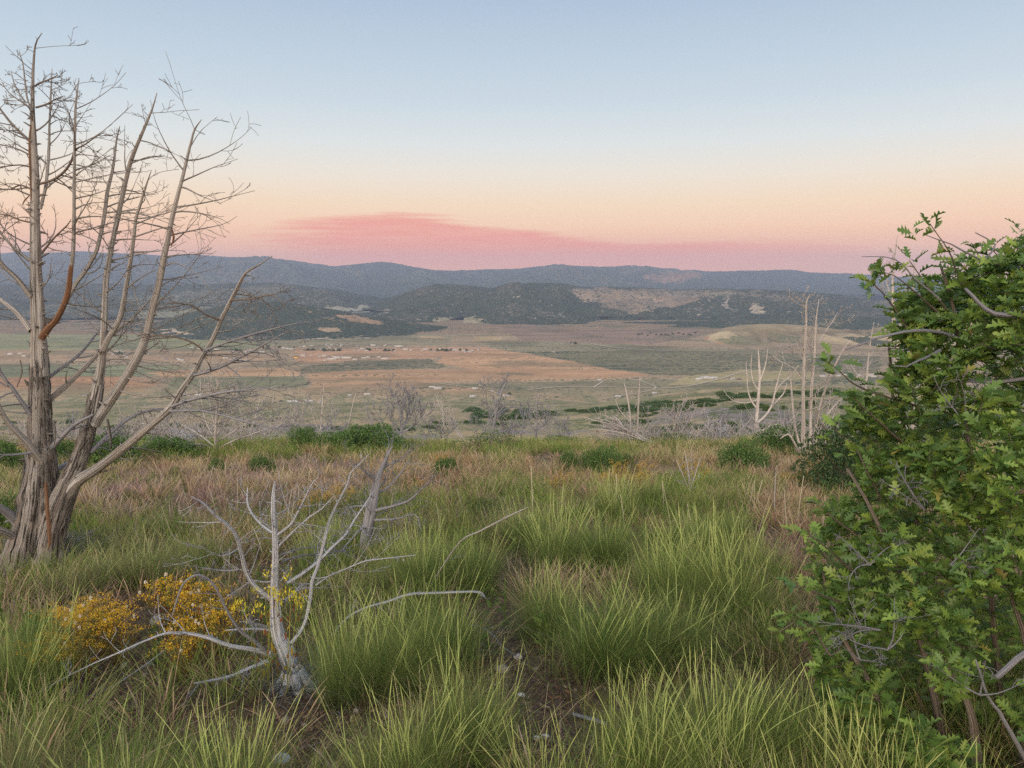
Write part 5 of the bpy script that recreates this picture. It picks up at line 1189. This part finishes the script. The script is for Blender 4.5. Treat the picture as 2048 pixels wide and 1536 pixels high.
def in_any(x, y, polys):
    r = np.zeros(x.shape, bool)
    for p in polys: r |= inpoly(x, y, p)
    return r
BARE = [[(930, 1170), (1040, 1120), (1060, 1350), (1180, 1400), (1330, 1560), (940, 1560), (1000, 1380), (890, 1260)], [(110, 1330), (330, 1340), (300, 1560), (190, 1560)], [(1230, 1330), (1480, 1290), (1560, 1400), (1300, 1400)], [(560, 1370), (700, 1370), (760, 1560), (580, 1560)]]
MAUVE = [[(140, 955), (660, 935), (700, 1010), (560, 1060), (200, 1050)]]
PINK = [[(1530, 930), (1680, 900), (1680, 1300), (1560, 1220), (1520, 1060)], [(1080, 940), (1330, 960), (1330, 1010), (1080, 1010)], [(660, 920), (960, 915), (960, 990), (700, 1000)], [(1120, 1060), (1240, 1060), (1220, 1110), (1130, 1110)]]
LIME = [[(230, 890), (930, 890), (900, 912), (480, 920), (230, 935)], [(1010, 875), (1290, 880), (1290, 915), (1010, 912)], [(600, 1000), (1000, 1010), (1000, 1250), (600, 1300)], [(1040, 960), (1500, 960), (1500, 1200), (1040, 1150)], [(0, 1040), (420, 1040), (420, 1160), (0, 1180)]]
TAN = [[(-200, 930), (80, 930), (80, 1000), (-200, 1010)], [(880, 875), (1010, 875), (1010, 905), (880, 905)], [(1280, 895), (1600, 895), (1600, 940), (1280, 945)], [(240, 935), (600, 920), (620, 945), (240, 960)]]
def meadow(name, kind, N, nb, seed, hr, c0, cs, tipc, wr, y0=1.0, y1=26, spread=.8, droop=(.05, .4)):
    rg = np.random.RandomState(seed)
    Y = y0 + (y1 - y0) * rg.rand(N); X = rg.uniform(-1, 1, N) * (Y * .80 + 1.2); Z = H(X, Y); px, py = proj(X, Y, Z)
    f = fbm(X * .55 + seed, Y * .55, 4, 30 + kind); g = fbm(X * 1.7, Y * 1.7, 3, 60 + kind)
    pr = sstep(f, .42, .62) * .75 + .12
    hit_ = {0: in_any(px, py, LIME), 1: in_any(px, py, PINK), 2: in_any(px, py, TAN), 3: in_any(px, py, MAUVE)}
    for k, m_ in hit_.items():
        pr = np.where(m_, np.where(kind == k, 1.0, pr * (.28 if kind != 2 else .85)), pr)
    if kind == 3: pr = np.where(hit_[3], pr, pr * .15)
    if kind == 1: pr = np.where(Y < 5, pr * .5, pr)
    bare = in_any(px, py, BARE); pr = np.where(bare, pr * .10, pr); pr = pr * (.35 + 1.0 * sstep(g, .35, .6))
    k = rg.rand(N) < pr; X, Y, Z = X[k], Y[k], Z[k]; n = len(X)
    T_ = np.repeat(np.arange(n), nb); m_ = len(T_)
    a, r, d = tuft_dirs(rg, m_, spread); tr = rg.uniform(.05, .22, n)[T_]
    bx = X[T_] + np.cos(a) * r * tr; by = Y[T_] + np.sin(a) * r * tr; base = np.stack([bx, by, H(bx, by) - .02], 1)
    sc = rg.uniform(.6, 1.15, n)[T_]; L = rg.uniform(hr[0], hr[1], m_) * sc
    lod = 1 + np.maximum(0, by - 4) * .10
    c = np.array([lin(q) for q in cs])[rg.randint(0, len(cs), n)][T_] * rg.uniform(.75, 1.25, (m_, 1)); ct = np.array([lin(q) for q in tipc])[rg.randint(0, len(tipc), n)][T_] * rg.uniform(.75, 1.2, (m_, 1))
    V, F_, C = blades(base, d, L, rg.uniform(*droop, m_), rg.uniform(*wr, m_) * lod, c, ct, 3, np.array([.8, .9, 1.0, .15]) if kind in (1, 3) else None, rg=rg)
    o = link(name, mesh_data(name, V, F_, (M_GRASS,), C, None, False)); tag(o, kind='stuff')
    print(name, n, m_)
meadow('green_grass', 0, 12500, 26, 201, (.18, .42), 0, [(92, 104, 50), (104, 114, 56)], [(140, 158, 78), (158, 164, 90), (126, 150, 68)], (.003, .006))
meadow('pink_grass', 1, 7500, 24, 202, (.10, .30), 0, [(134, 104, 80), (146, 114, 84)], [(192, 158, 132), (202, 172, 138), (178, 142, 116)], (.004, .008))
meadow('dry_grass', 2, 12000, 24, 203, (.12, .36), 0, [(128, 108, 76), (144, 120, 84)], [(214, 194, 150), (224, 206, 164), (200, 172, 126)], (.003, .006))
meadow('mauve_grass', 3, 6000, 26, 204, (.12, .34), 0, [(124, 98, 88), (136, 110, 96)], [(178, 146, 138), (200, 176, 160), (160, 126, 120)], (.004, .008))

def litter():
    rg = np.random.RandomState(301); N = 60000
    Y = 1.2 + 9 * rg.rand(N) ** 1.3; X = rg.uniform(-1, 1, N) * (Y * .8 + .8); Z = H(X, Y)
    d = rg.normal(0, 1, (N, 3)); d[:, 2] = rg.uniform(-.15, .35, N); nn = rg.normal(0, .5, (N, 3)) + [0, 0, 1]
    cs = np.array([lin(q) for q in ((128, 98, 76), (98, 70, 54), (156, 122, 92), (84, 62, 50), (140, 96, 70), (172, 146, 114))])[rg.randint(0, 6, N)] * rg.uniform(.7, 1.2, (N, 1))
    V, F_, C = place_leaves(np.stack([X, Y, Z + .006], 1), d, nn, rg.uniform(.012, .045, N), cs, DLV * [1, .55, 1], DLF)
    a, r, dd_ = tuft_dirs(rg, 26000, 1.35); n = len(a); Yb = 1.2 + 8 * rg.rand(n); Xb = rg.uniform(-1, 1, n) * (Yb * .8 + .8)
    g = blades(np.stack([Xb, Yb, H(Xb, Yb) + .01], 1), dd_, rg.uniform(.05, .2, n), rg.uniform(0, .5, n), rg.uniform(.0018, .0035, n), L3(110, 84, 66) * rg.uniform(.7, 1.3, (n, 1)), L3(158, 128, 100) * rg.uniform(.6, 1.2, (n, 1)), 3, rg=rg)
    V, F_, C = join([(V, F_, C), g]); tag(link('leaf_litter', mesh_data('leaf_litter', V, F_, (M_GRASS,), C)), kind='stuff')
    # gravel
    mb = MB(); n = 900; Y = 1.3 + 6 * rg.rand(n); X = rg.uniform(-1, 1, n) * (Y * .75 + .6); Z = H(X, Y)
    ic = np.array([(0, 0, 1), (.89, 0, .45), (.28, .85, .45), (-.72, .53, .45), (-.72, -.53, .45), (.28, -.85, .45), (.72, .53, -.45), (-.28, .85, -.45), (-.89, 0, -.45), (-.28, -.85, -.45), (.72, -.53, -.45), (0, 0, -1)])
    it = np.array([(0, 1, 2), (0, 2, 3), (0, 3, 4), (0, 4, 5), (0, 5, 1), (1, 6, 2), (2, 7, 3), (3, 8, 4), (4, 9, 5), (5, 10, 1), (6, 7, 2), (7, 8, 3), (8, 9, 4), (9, 10, 5), (10, 6, 1), (11, 7, 6), (11, 8, 7), (11, 9, 8), (11, 10, 9), (11, 6, 10)])
    for i in range(n):
        s_ = rg.uniform(.004, .014) * (2 if rg.rand() < .06 else 1); V = ic * s_ * rg.uniform(.6, 1.4, 3) * rg.uniform(.8, 1.2, (12, 1)) + [X[i], Y[i], Z[i] + s_ * .3]
        mb.push(V, None, it, np.array(lin((168, 152, 138))) * rg.uniform(.5, 1.2))
    tag(link('gravel', mesh_data('gravel', np.vstack(mb.V), [np.vstack(mb.T)], (M_FLOWER,), np.vstack(mb.C))), kind='stuff')
    for lab, (x, y), s_, c in (('pale flat rock on bare soil under the curved silver branch', (322, 1246), .055, (176, 160, 150)), ('grey rock half buried beside the path under the bluish stick', (1004, 1342), .035, (150, 134, 122)), ('white stone on the path at lower centre', (1042, 1392), .016, (214, 206, 198)),
                               ('small white stone farther down the path', (1090, 1474), .015, (206, 194, 184)), ('whitish broken rock at the bottom edge left of centre', (560, 1524), .035, (190, 186, 176)), ('small pale rock behind the path right of the bluish stick', (1036, 1316), .022, (190, 176, 164)),
                               ('tiny pale stone on the bare soil left of the bottom stick', (1074, 1478), .014, (214, 200, 190))):
        b = hit(x, y); bm_v = []
        th = np.linspace(0, math.pi, 9); ph = np.arange(14) * 2 * math.pi / 14; TH, PH = np.meshgrid(th, ph, indexing='ij')
        U = np.stack([np.sin(TH) * np.cos(PH), np.sin(TH) * np.sin(PH), np.cos(TH)], -1)
        k = 1 + .5 * (fbm(U[..., 0] * 1.6 + x, U[..., 1] * 1.6 + U[..., 2] * 1.3 + 5, 3, x) - .5); V = (U * k[..., None] * [s_ * 1.3, s_, s_ * .7]).reshape(-1, 3)
        i = np.arange(8)[:, None] * 14; j = np.arange(14)[None]; Fq = np.stack([i + j, i + 14 + j, i + 14 + (j + 1) % 14, i + (j + 1) % 14], -1).reshape(-1, 4)
        o = link('rock', mesh_data('rock', V, Fq, (M_ROCK,), np.tile(lin(c), (len(V), 1)), V * 8, False), None, (b[0], b[1], b[2] + s_ * .25)); tag(o, lab, 'rock')
M_ROCK, t, b, o = new_mat('rock_stone'); cc = attr(t, 'Col'); nn = t.noise(geo_co(t), 40, 4, .65)
t.l.new(t.add('ShaderNodeHueSaturation', i_Color=cc, i_Value=t.math('ADD', .6, t.math('MULTIPLY', nn, .7))).outputs[0], b.inputs['Base Color']); b.inputs['Roughness'].default_value = .9; bump(t, b, nn, .01, .8)
litter()

def flower_mesh(name, seed, n=34, R=.11, h=1.0, bloom=((238, 190, 46), (218, 164, 42), (198, 166, 70)), white=2, red=True, green=.5):
    rg = np.random.RandomState(seed); a, r, d = tuft_dirs(rg, n, .55)
    base = np.stack([np.cos(a) * r * R, np.sin(a) * r * R, 0 * a - .02], 1); L = rg.uniform(.7, 1.0, n) * h; dr = rg.uniform(0, .1, n)
    c0 = L3(104, 58, 40) if red else L3(110, 120, 60)
    parts = [blades(base, d, L, dr, np.full(n, .012), c0 * np.ones((n, 1)), L3(158, 140, 60) * np.ones((n, 1)), 4, np.array([1, .9, .8, .7, .5]), rg=rg)]
    hz = d.copy(); hz[:, 2] = 0; hz /= np.linalg.norm(hz, axis=1)[:, None] + 1e-6
    top = base + d * L[:, None] + hz * (L * dr)[:, None]; top[:, 2] -= L * dr * .45
    P_, D_, C_, L_ = [], [], [], []
    bl = [lin(c) for c in bloom]
    for i in range(n):
        m_ = 22; o = rg.normal(0, 1, (m_, 3)) * [.06, .06, .014]; P_.append(top[i] + o + [0, 0, -.01]); D_.append(rg.normal(0, 1, (m_, 3)) + [0, 0, .6]); C_.append(np.array(bl)[rg.randint(0, 3, m_)] * rg.uniform(.7, 1.25, (m_, 1))); L_.append(rg.uniform(.018, .036, m_))
        m_ = 4; s_ = rg.uniform(.2, .95, (m_, 1)); P_.append(base[i] + d[i] * L[i] * s_ + rg.normal(0, .006, (m_, 3))); D_.append(rg.normal(0, 1, (m_, 3)) + d[i]); C_.append(np.where(rg.rand(m_, 1) < .5, L3(158, 132, 48), L3(120, 66, 44)) * rg.uniform(.7, 1.1, (m_, 1))); L_.append(rg.uniform(.04, .08, m_))
    for i in rg.randint(0, n, white):
        m_ = 46; o = rg.normal(0, 1, (m_, 3)); o /= np.linalg.norm(o, axis=1)[:, None]; ctr = top[i] + [rg.normal(0, .03), rg.normal(0, .03), .03]; P_.append(ctr + o * .008); D_.append(o); C_.append(np.tile(lin((226, 214, 196)), (m_, 1))); L_.append(np.full(m_, .024))
    P_ = np.vstack(P_); D_ = np.vstack(D_); parts.append(place_leaves(P_, D_, rg.normal(0, 1, P_.shape), np.concatenate(L_), np.vstack(C_), DLV, DLF))
    V, F_, C = join(parts); return mesh_data(name, V, F_, (M_FLOWER,), C)
FM = [flower_mesh('yellow_flower_plant', 1), flower_mesh('yellow_flower_plant', 2, R=.14), flower_mesh('yellow_flower_plant', 3, white=4)]
OM = flower_mesh('orange_flower_plant', 4, n=26, bloom=((200, 158, 78), (188, 146, 70), (188, 162, 86)), white=0, red=False)
fl = [(110, 1300, 1215), (150, 1320, 1200), (195, 1325, 1205), (235, 1330, 1225), (130, 1350, 1255), (215, 1300, 1190), (100, 1375, 1270), (165, 1365, 1270), (345, 1270, 1150), (380, 1262, 1155), (420, 1262, 1165), (450, 1275, 1195), (395, 1325, 1205), (435, 1320, 1215), (370, 1360, 1250), (180, 1290, 1195)]
for i, (x, y, ty) in enumerate(fl):
    b = hit(x, y); h_ = P(x, ty, b[1])[2] - b[2]
    ORD = ('first', 'second', 'third', 'fourth', 'fifth', 'sixth', 'seventh', 'eighth', 'ninth', 'tenth', 'eleventh')
    bed = sorted(q[0] for q in fl if (q[0] < 325) == (x < 325)); k_ = ORD[bed.index(x)]
    lab = 'golden flowering plant, ' + k_ + (' from the left in the bed left of the looping silver branch' if x < 325 else ' from the left in the bed under the looping silver branch')
    o = link('yellow_flower_plant', FM[i % 3], None, tuple(b)); o.scale = (h_ * .8, h_ * .8, h_); o.rotation_euler = (0, 0, i * 1.9)
    tag(o, lab, 'flowering plant', 'golden flowers left of the silver branch' if x < 325 else 'golden flowers under the looping silver branch')
rg_ = np.random.RandomState(77)
for i, (x0, x1, y0, y1, n) in enumerate(((1100, 1240, 955, 1000, 5), (840, 960, 925, 1010, 3), (1570, 1660, 945, 985, 4), (1370, 1420, 950, 985, 3), (560, 700, 1000, 1050, 3), (1240, 1330, 960, 990, 4))):
    for _ in range(n):
        b = hit(rg_.uniform(x0, x1), rg_.uniform(y0, y1)); o = link('orange_flower_plant', OM, None, tuple(b)); h_ = rg_.uniform(.24, .40); o.scale = (h_ * .9, h_ * .9, h_); o.rotation_euler = (0, 0, rg_.uniform(0, 6))
        wh = ('below the meadow shrub trio', 'left of centre behind the hooked branch', 'by the dark shrub left of the oak', 'around the pale leafless stalks right of centre', 'behind the silver snag', 'right of the meadow shrub trio')[i]; tag(o, 'low orange flowers in dry grass ' + wh, 'flowering plant', 'orange flowers ' + wh)
RB = flower_mesh('rabbitbrush', 9, n=10, R=.02, bloom=((222, 204, 60), (208, 190, 56), (190, 186, 70)), white=0, red=False)
for x, y, ty, Y, lab in ((524, 1190, 1112, 3.55, 'bright lemon-yellow bloom just left of the silver trunk'), (564, 1196, 1118, 3.5, 'bright lemon-yellow bloom in front of the silver trunk, right of the other')):
    d = ray(x, 1200); xx = d[0] / d[1] * Y; z0 = float(H(xx, Y)); h_ = P(x, ty, Y)[2] - z0
    o = link('rabbitbrush', RB, None, (xx, Y, z0)); o.scale = (.24, .24, h_); tag(o, lab, 'flowering plant')

def weeds():
    """dark seed stalks and leafy weeds standing up out of the meadow"""
    rg = np.random.RandomState(411); parts = []
    for (n, x0, x1, y0, y1, ha, hb, c) in ((120, -50, 1700, 892, 925, .25, .5, (96, 96, 54)), (90, 100, 1650, 925, 1010, .25, .5, (104, 112, 58)), (60, 60, 1650, 1000, 1120, .3, .55, (196, 184, 156)), (70, 0, 1600, 1000, 1350, .2, .45, (92, 112, 52))):
        for _ in range(n):
            b = hit(rg.uniform(x0, x1), rg.uniform(y0, y1)); h_ = rg.uniform(ha, hb); 
            if b is None or b[1] > 26: continue
            d = np.array([[rg.normal(0, .12), rg.normal(0, .12), 1.]]); parts.append(blades(b[None], d, np.array([h_]), np.array([.05]), np.array([.010]), L3(*c)[None] * .8, L3(*c)[None], 4, np.array([1, .9, .8, .8, .6]), rg=rg))
            if c[0] > 150: continue
            m_ = 34; s_ = rg.rand(m_) ** .8; p = b + d[0] * h_ * s_[:, None] + rg.normal(0, .012, (m_, 3)); dv = rg.normal(0, 1, (m_, 3)) * [1, 1, .5] + [0, 0, .5]
            parts.append(place_leaves(p, dv, rg.normal(0, .4, (m_, 3)) + [0, 0, 1], rg.uniform(.03, .075, m_) * (1.2 - s_), np.tile(L3(*c), (m_, 1)) * rg.uniform(.7, 1.2, (m_, 1)), DLV * [1, .7, 1], DLF))
    V, F_, C = join(parts); tag(link('weeds', mesh_data('weeds', V, F_, (M_GRASS,), C)), kind='stuff')
weeds()
# ---------------------------------------------------------------- roads and houses in the valley
M_ROAD, t, b, o = new_mat('dirt_road'); nn = t.noise(geo_co(t), .05, 4, .6)
t.l.new(t.mix(nn, col(168, 148, 122), col(200, 182, 156)), b.inputs['Base Color']); b.inputs['Roughness'].default_value = .95
def road(pts, w_, lift=.9):
    q = np.array([vhit(*p) for p in pts]); q = catmull(q, 25.0); T = np.gradient(q, axis=0); T[:, 2] = 0; T /= np.linalg.norm(T, axis=1)[:, None]
    S = np.stack([T[:, 1], -T[:, 0], 0 * T[:, 0]], 1) * w_ / 2; q[:, 2] = vheight(q[:, 0], q[:, 1]) + lift
    V = np.stack([q - S, q + S], 1).reshape(-1, 3); n = len(q); i = np.arange(n - 1) * 2
    tag(link('dirt_road', mesh_data('dirt_road', V, np.stack([i, i + 1, i + 3, i + 2], 1), (M_ROAD,))), kind='structure')
def vheight(x, y): return VZ + (fbm(np.asarray(x) / 300, np.asarray(y) / 300, 3, 51) - .5) * 5 * sstep(y, 1450, 1800)
for pts, w_ in (([(1055, 780), (1130, 774), (1260, 776), (1330, 777), (1400, 768), (1500, 740)], 7), ([(1186, 776), (1208, 762)], 5), ([(1165, 684), (1220, 694), (1300, 700), (1380, 703)], 8), ([(1380, 703), (1500, 703), (1700, 708)], 5),
                ([(640, 722), (700, 722), (780, 716)], 9), ([(0, 745), (200, 740), (420, 738)], 6), ([(440, 756), (610, 752)], 4), ([(880, 768), (960, 778), (1010, 792)], 5), ([(600, 700), (900, 694), (985, 694)], 6), ([(1270, 760), (1310, 778), (1200, 800)], 4)):
    road(pts, w_)
def plain(name, c, rough=.8):
    m_, t, b, o = new_mat(name); n = t.noise(geo_co(t), .8, 3); t.l.new(t.mix(n, col(*[v * .88 for v in c]), col(*c)), b.inputs['Base Color']); b.inputs['Roughness'].default_value = rough; return m_
WALLS = [plain('white_siding', (188, 182, 172)), plain('tan_siding', (190, 168, 142)), plain('grey_siding', (160, 160, 162)), plain('yellow_siding', (214, 170, 90))]
ROOFS = [plain('pale_roof', (186, 180, 174)), plain('brown_roof', (112, 92, 82)), plain('grey_roof', (120, 122, 128)), plain('white_metal_roof', (200, 196, 190))]
M_WIN = plain('window_glass', (52, 58, 66), .15)
def house_mesh(L, D, h, rh, wall, roof, seed):
    """gabled house with overhanging roof, windows and door set 5 cm proud"""
    V = [(-L/2, -D/2, -1), (L/2, -D/2, -1), (L/2, D/2, -1), (-L/2, D/2, -1), (-L/2, -D/2, h), (L/2, -D/2, h), (L/2, D/2, h), (-L/2, D/2, h), (-L/2, 0, h + rh), (L/2, 0, h + rh)]
    Q = [(0, 1, 5, 4), (1, 2, 6, 5), (2, 3, 7, 6), (3, 0, 4, 7)]; T = [(4, 7, 8), (5, 9, 6)]; mi = [0] * 4
    e = .6; k = rh / (D / 2)
    def slab(y0, z0, y1, z1):
        b_ = len(V); x0, x1 = -L/2 - e, L/2 + e
        for dz in (.06, .3):
            V.extend([(x0, y0, z0 + dz), (x1, y0, z0 + dz), (x1, y1, z1 + dz), (x0, y1, z1 + dz)])
        Q.extend([(b_, b_+3, b_+2, b_+1), (b_+4, b_+5, b_+6, b_+7), (b_, b_+1, b_+5, b_+4), (b_+1, b_+2, b_+6, b_+5), (b_+3, b_, b_+4, b_+7)]); mi.extend([1] * 5)
    slab(-D/2 - e, h - e * k, 0, h + rh); slab(D/2 + e, h - e * k, 0, h + rh)
    n = max(2, int(L / 3.5)); rr = random.Random(seed)
    for i in range(n):
        x = -L/2 + (i + .5) * L / n; w2 = .6; z0, z1 = (.9, 2.1) if i != n // 2 else (0, 2.1); b_ = len(V); y = -D/2 - .05
        V.extend([(x - w2, y, z0), (x + w2, y, z0), (x + w2, y, z1), (x - w2, y, z1)]); Q.append((b_, b_+1, b_+2, b_+3)); mi.append(2)
    return mesh_data('house', np.array(V, float), [np.array(Q), np.array(T)], (wall, roof, M_WIN), None, None, False, mi + [0, 0])
HM = [house_mesh(16, 9, 3.2, 2.2, WALLS[0], ROOFS[1], 1), house_mesh(19, 8, 3.2, 1.6, WALLS[0], ROOFS[3], 2), house_mesh(14, 9, 3.4, 2.4, WALLS[1], ROOFS[2], 3), house_mesh(24, 11, 4.4, 2.4, WALLS[0], ROOFS[0], 4), house_mesh(42, 14, 4.5, 2.4, WALLS[0], ROOFS[3], 5), house_mesh(13, 8, 3, 2, WALLS[2], ROOFS[0], 6), house_mesh(20, 12, 9, 3, WALLS[3], ROOFS[1], 7)]
def houses():
    rg = np.random.RandomState(8); out = []
    def row(x0, x1, y0, y1, n, lab, grp, ks=(0, 1, 2, 3, 5, 0, 1), mean=False):
        for i in range(n):
            f = (i + rg.uniform(.1, .9)) / n; out.append((x0 + (x1 - x0) * f, y0 + (y1 - y0) * f + rg.uniform(-2.4, 2.4), ks[rg.randint(len(ks))], lab, grp))
    row(212, 300, 702, 708, 11, 'small pale house of the cluster seen between the big snag stems', 'houses between the big snag stems'); row(220, 262, 711, 716, 4, 'pale low building in the front line between the big snag stems', 'houses between the big snag stems')
    row(322, 368, 719, 722, 5, 'small pale building in the short row before the leaning limb', 'buildings before the leaning limb'); row(380, 530, 698, 706, 13, 'small house of the settlement left part', 'houses of the settlement left part'); row(446, 500, 716, 720, 6, 'white shed in the row left of the yellow building', 'white sheds left of the yellow building', (1, 3, 1))
    row(596, 690, 709, 716, 8, 'small building beside the tall yellow one', 'buildings beside the yellow one'); row(642, 780, 719, 717, 9, 'long pale shed in the straight row at the settlement front', 'long sheds at the settlement front', (3, 4, 1, 3)); row(560, 960, 700, 701, 42, 'small house of the long settlement row behind the orange field', 'houses of the long settlement row')
    row(575, 820, 694, 692, 12, 'pale house at the foot of the wooded hill', 'houses at the foot of the wooded hill'); row(646, 700, 690, 690, 5, 'pale house near the tree line left of the big white barn', 'houses at the foot of the wooded hill')
    row(1392, 1432, 757, 759, 8, 'white trailer in the dense group right of the twin poles', 'trailers right of the twin poles', (1, 5, 3, 1)); row(1454, 1482, 758, 760, 6, 'white trailer in the group left of the candelabra snag', 'trailers left of the candelabra snag', (1, 5, 0)); row(1640, 1760, 752, 754, 8, 'pale trailer glimpsed between tallest snag and oak', 'trailers behind the tallest snag', (1, 3, 0)); row(574, 620, 808, 810, 6, 'pale farm building of the near cluster before the upright pole', 'near farm cluster', (0, 3, 1, 5))
    row(880, 960, 560 + 84, 644, 0, '', ''); row(0, 60, 706, 712, 4, 'distant pale house left of the big snag', 'houses left of the big snag')
    single = [(864, 775, 1, 'white house with outbuildings at the left of the fenced orange plot'), (876, 778, 3, 'larger white building just right of the house by the orange plot'), (930, 704, 1, 'lone white house right below the settlement row'), (592, 716, 6, 'tall yellow building at the left end of the settlement front'), (797, 694, 4, 'big long white barn at the foot of the wooded hill'), (1108, 704, 3, 'white farmhouse at the edge of the grey-green scrub field'),
              (655, 788, 0, 'single house with dark shadowed front by the upright pole'), (735, 790, 1, 'single white house right of the leaning pole'), (640, 817, 1, 'small white shed right of the near farm cluster'), (360, 793, 3, 'white farm building below the leaning limb'), (378, 792, 1, 'white farm shed right of the one below the leaning limb'), (170, 792, 2, 'grey shed group seen between the big snag trunks'), (398, 791, 1, 'long white shed at the right of the two farm sheds'),
              (950, 778, 1, 'white trailer on the fenced orange plot'), (1012, 793, 3, 'white shed on the right of the orange plot'), (945, 794, 1, 'small white trailer at the near edge of the orange plot'), (985, 782, 2, 'tan house beside the dirt track on the orange plot'), (962, 771, 2, 'tan cabin above the orange plot'), (1190, 761, 2, 'tan farmhouse at the dirt road junction'), (1198, 761, 1, 'white shed beside the farmhouse at the dirt road junction'),
              (1236, 794, 1, 'white trailer behind the left bare pole'), (1308, 788, 5, 'round-looking pale tank house right of the twin poles'), (1070, 680, 2, 'pinkish house at the mouth of the side valley'), (1146, 688, 2, 'tan farmhouse where the far dirt road begins'), (700, 792, 5, 'tiny pale shed between the two bare poles'), (560, 812, 0, 'brown house left of the near farm cluster')]
    for x, y, k, lab in single: out.append((x, y, k, lab, 'scattered farm buildings in the valley'))
    for x, y, k, lab, grp in out:
        b = vhit(x, y); b[2] = float(vheight(b[0], b[1]))
        if b[1] < 1400: b[2] = float(H(b[0], b[1]))
        o = link('house', HM[k], None, tuple(b)); s_ = rg.uniform(.5, .8); o.scale = (s_,) * 3; o.rotation_euler = (0, 0, rg.choice([0, .1, -.12, .25, 1.5, .5, 0]))
        tag(o, lab, 'house', grp)
houses()
def town_trees():
    rg = np.random.RandomState(18)
    pr = [shrub_proto('valley_tree', 'dark round tree planted among the settlement houses', 700 + i, 260, 1.0, 1.5, .34, DKP, 'trees among the settlement houses', (0, 0, 0), lobes=.35, nst=5) for i in range(2)]
    spots = [(x, 702, .9) for x in (618, 624, 646, 652, 660, 668, 676, 682, 738, 742, 772, 776, 786, 862, 872, 882, 888, 892, 896, 905, 936)] + [(470, 702, 1), (480, 703, 1), (536, 700, 1), (230, 708, 1), (240, 709, 1), (1152, 687, 1), (1145, 686, .8), (290, 706, 1), (560, 696, .8), (588, 697, .7), (1018, 790, .6), (920, 700, .8)] + [(x, 668 + rg.uniform(-1, 3), .8) for x in range(1275, 1400, 9)]
    for i, (x, y, s_) in enumerate(spots):
        b = vhit(x + rg.uniform(-3, 3), y + rg.uniform(-1, 1)); b[2] = float(vheight(b[0], b[1])); s2 = s_ * rg.uniform(5, 8)
        far = y < 690 and x > 1200
        lab = 'dark tree in the scattered line at the far edge of the valley' if far else 'dark round tree planted among the settlement houses'; grp = 'trees at the far valley edge' if far else 'trees among the settlement houses'
        if i < 2: o = pr[i]; o.location = tuple(b); o.scale = (s2, s2, s2 * .8); o['label'] = lab
        else: copy_thing(pr[i % 2], b, rg.uniform(0, 6), (s2, s2, s2 * .8), lab, grp)
town_trees()
# ---------------------------------------------------------------- the evening haze over the valley
def haze():
    x0, x1, y0, y1, z0, z1 = -21000, 21000, -200, 17000, -262.0, 430.0
    V = [(x, y, z) for x in (x0, x1) for y in (y0, y1) for z in (z0, z1)]
    Fq = [(0, 1, 3, 2), (4, 6, 7, 5), (0, 4, 5, 1), (2, 3, 7, 6), (0, 2, 6, 4), (1, 5, 7, 3)]
    m_ = bpy.data.materials.new('haze_air'); m_.use_nodes = True; t = NT(m_.node_tree); t.n.clear()
    v = t.add('ShaderNodeVolumePrincipled'); o = t.add('ShaderNodeOutputMaterial'); t.l.new(v.outputs[0], o.inputs['Volume'])
    v.inputs['Color'].default_value = (0.56, 0.64, 0.88, 1); v.inputs['Density'].default_value = HAZE
    v.inputs['Anisotropy'].default_value = 0.0
    ob = link('haze', mesh_data('haze', V, np.array(Fq), (m_,)))
    tag(ob, kind='stuff')
HAZE = 5.6e-5
haze()
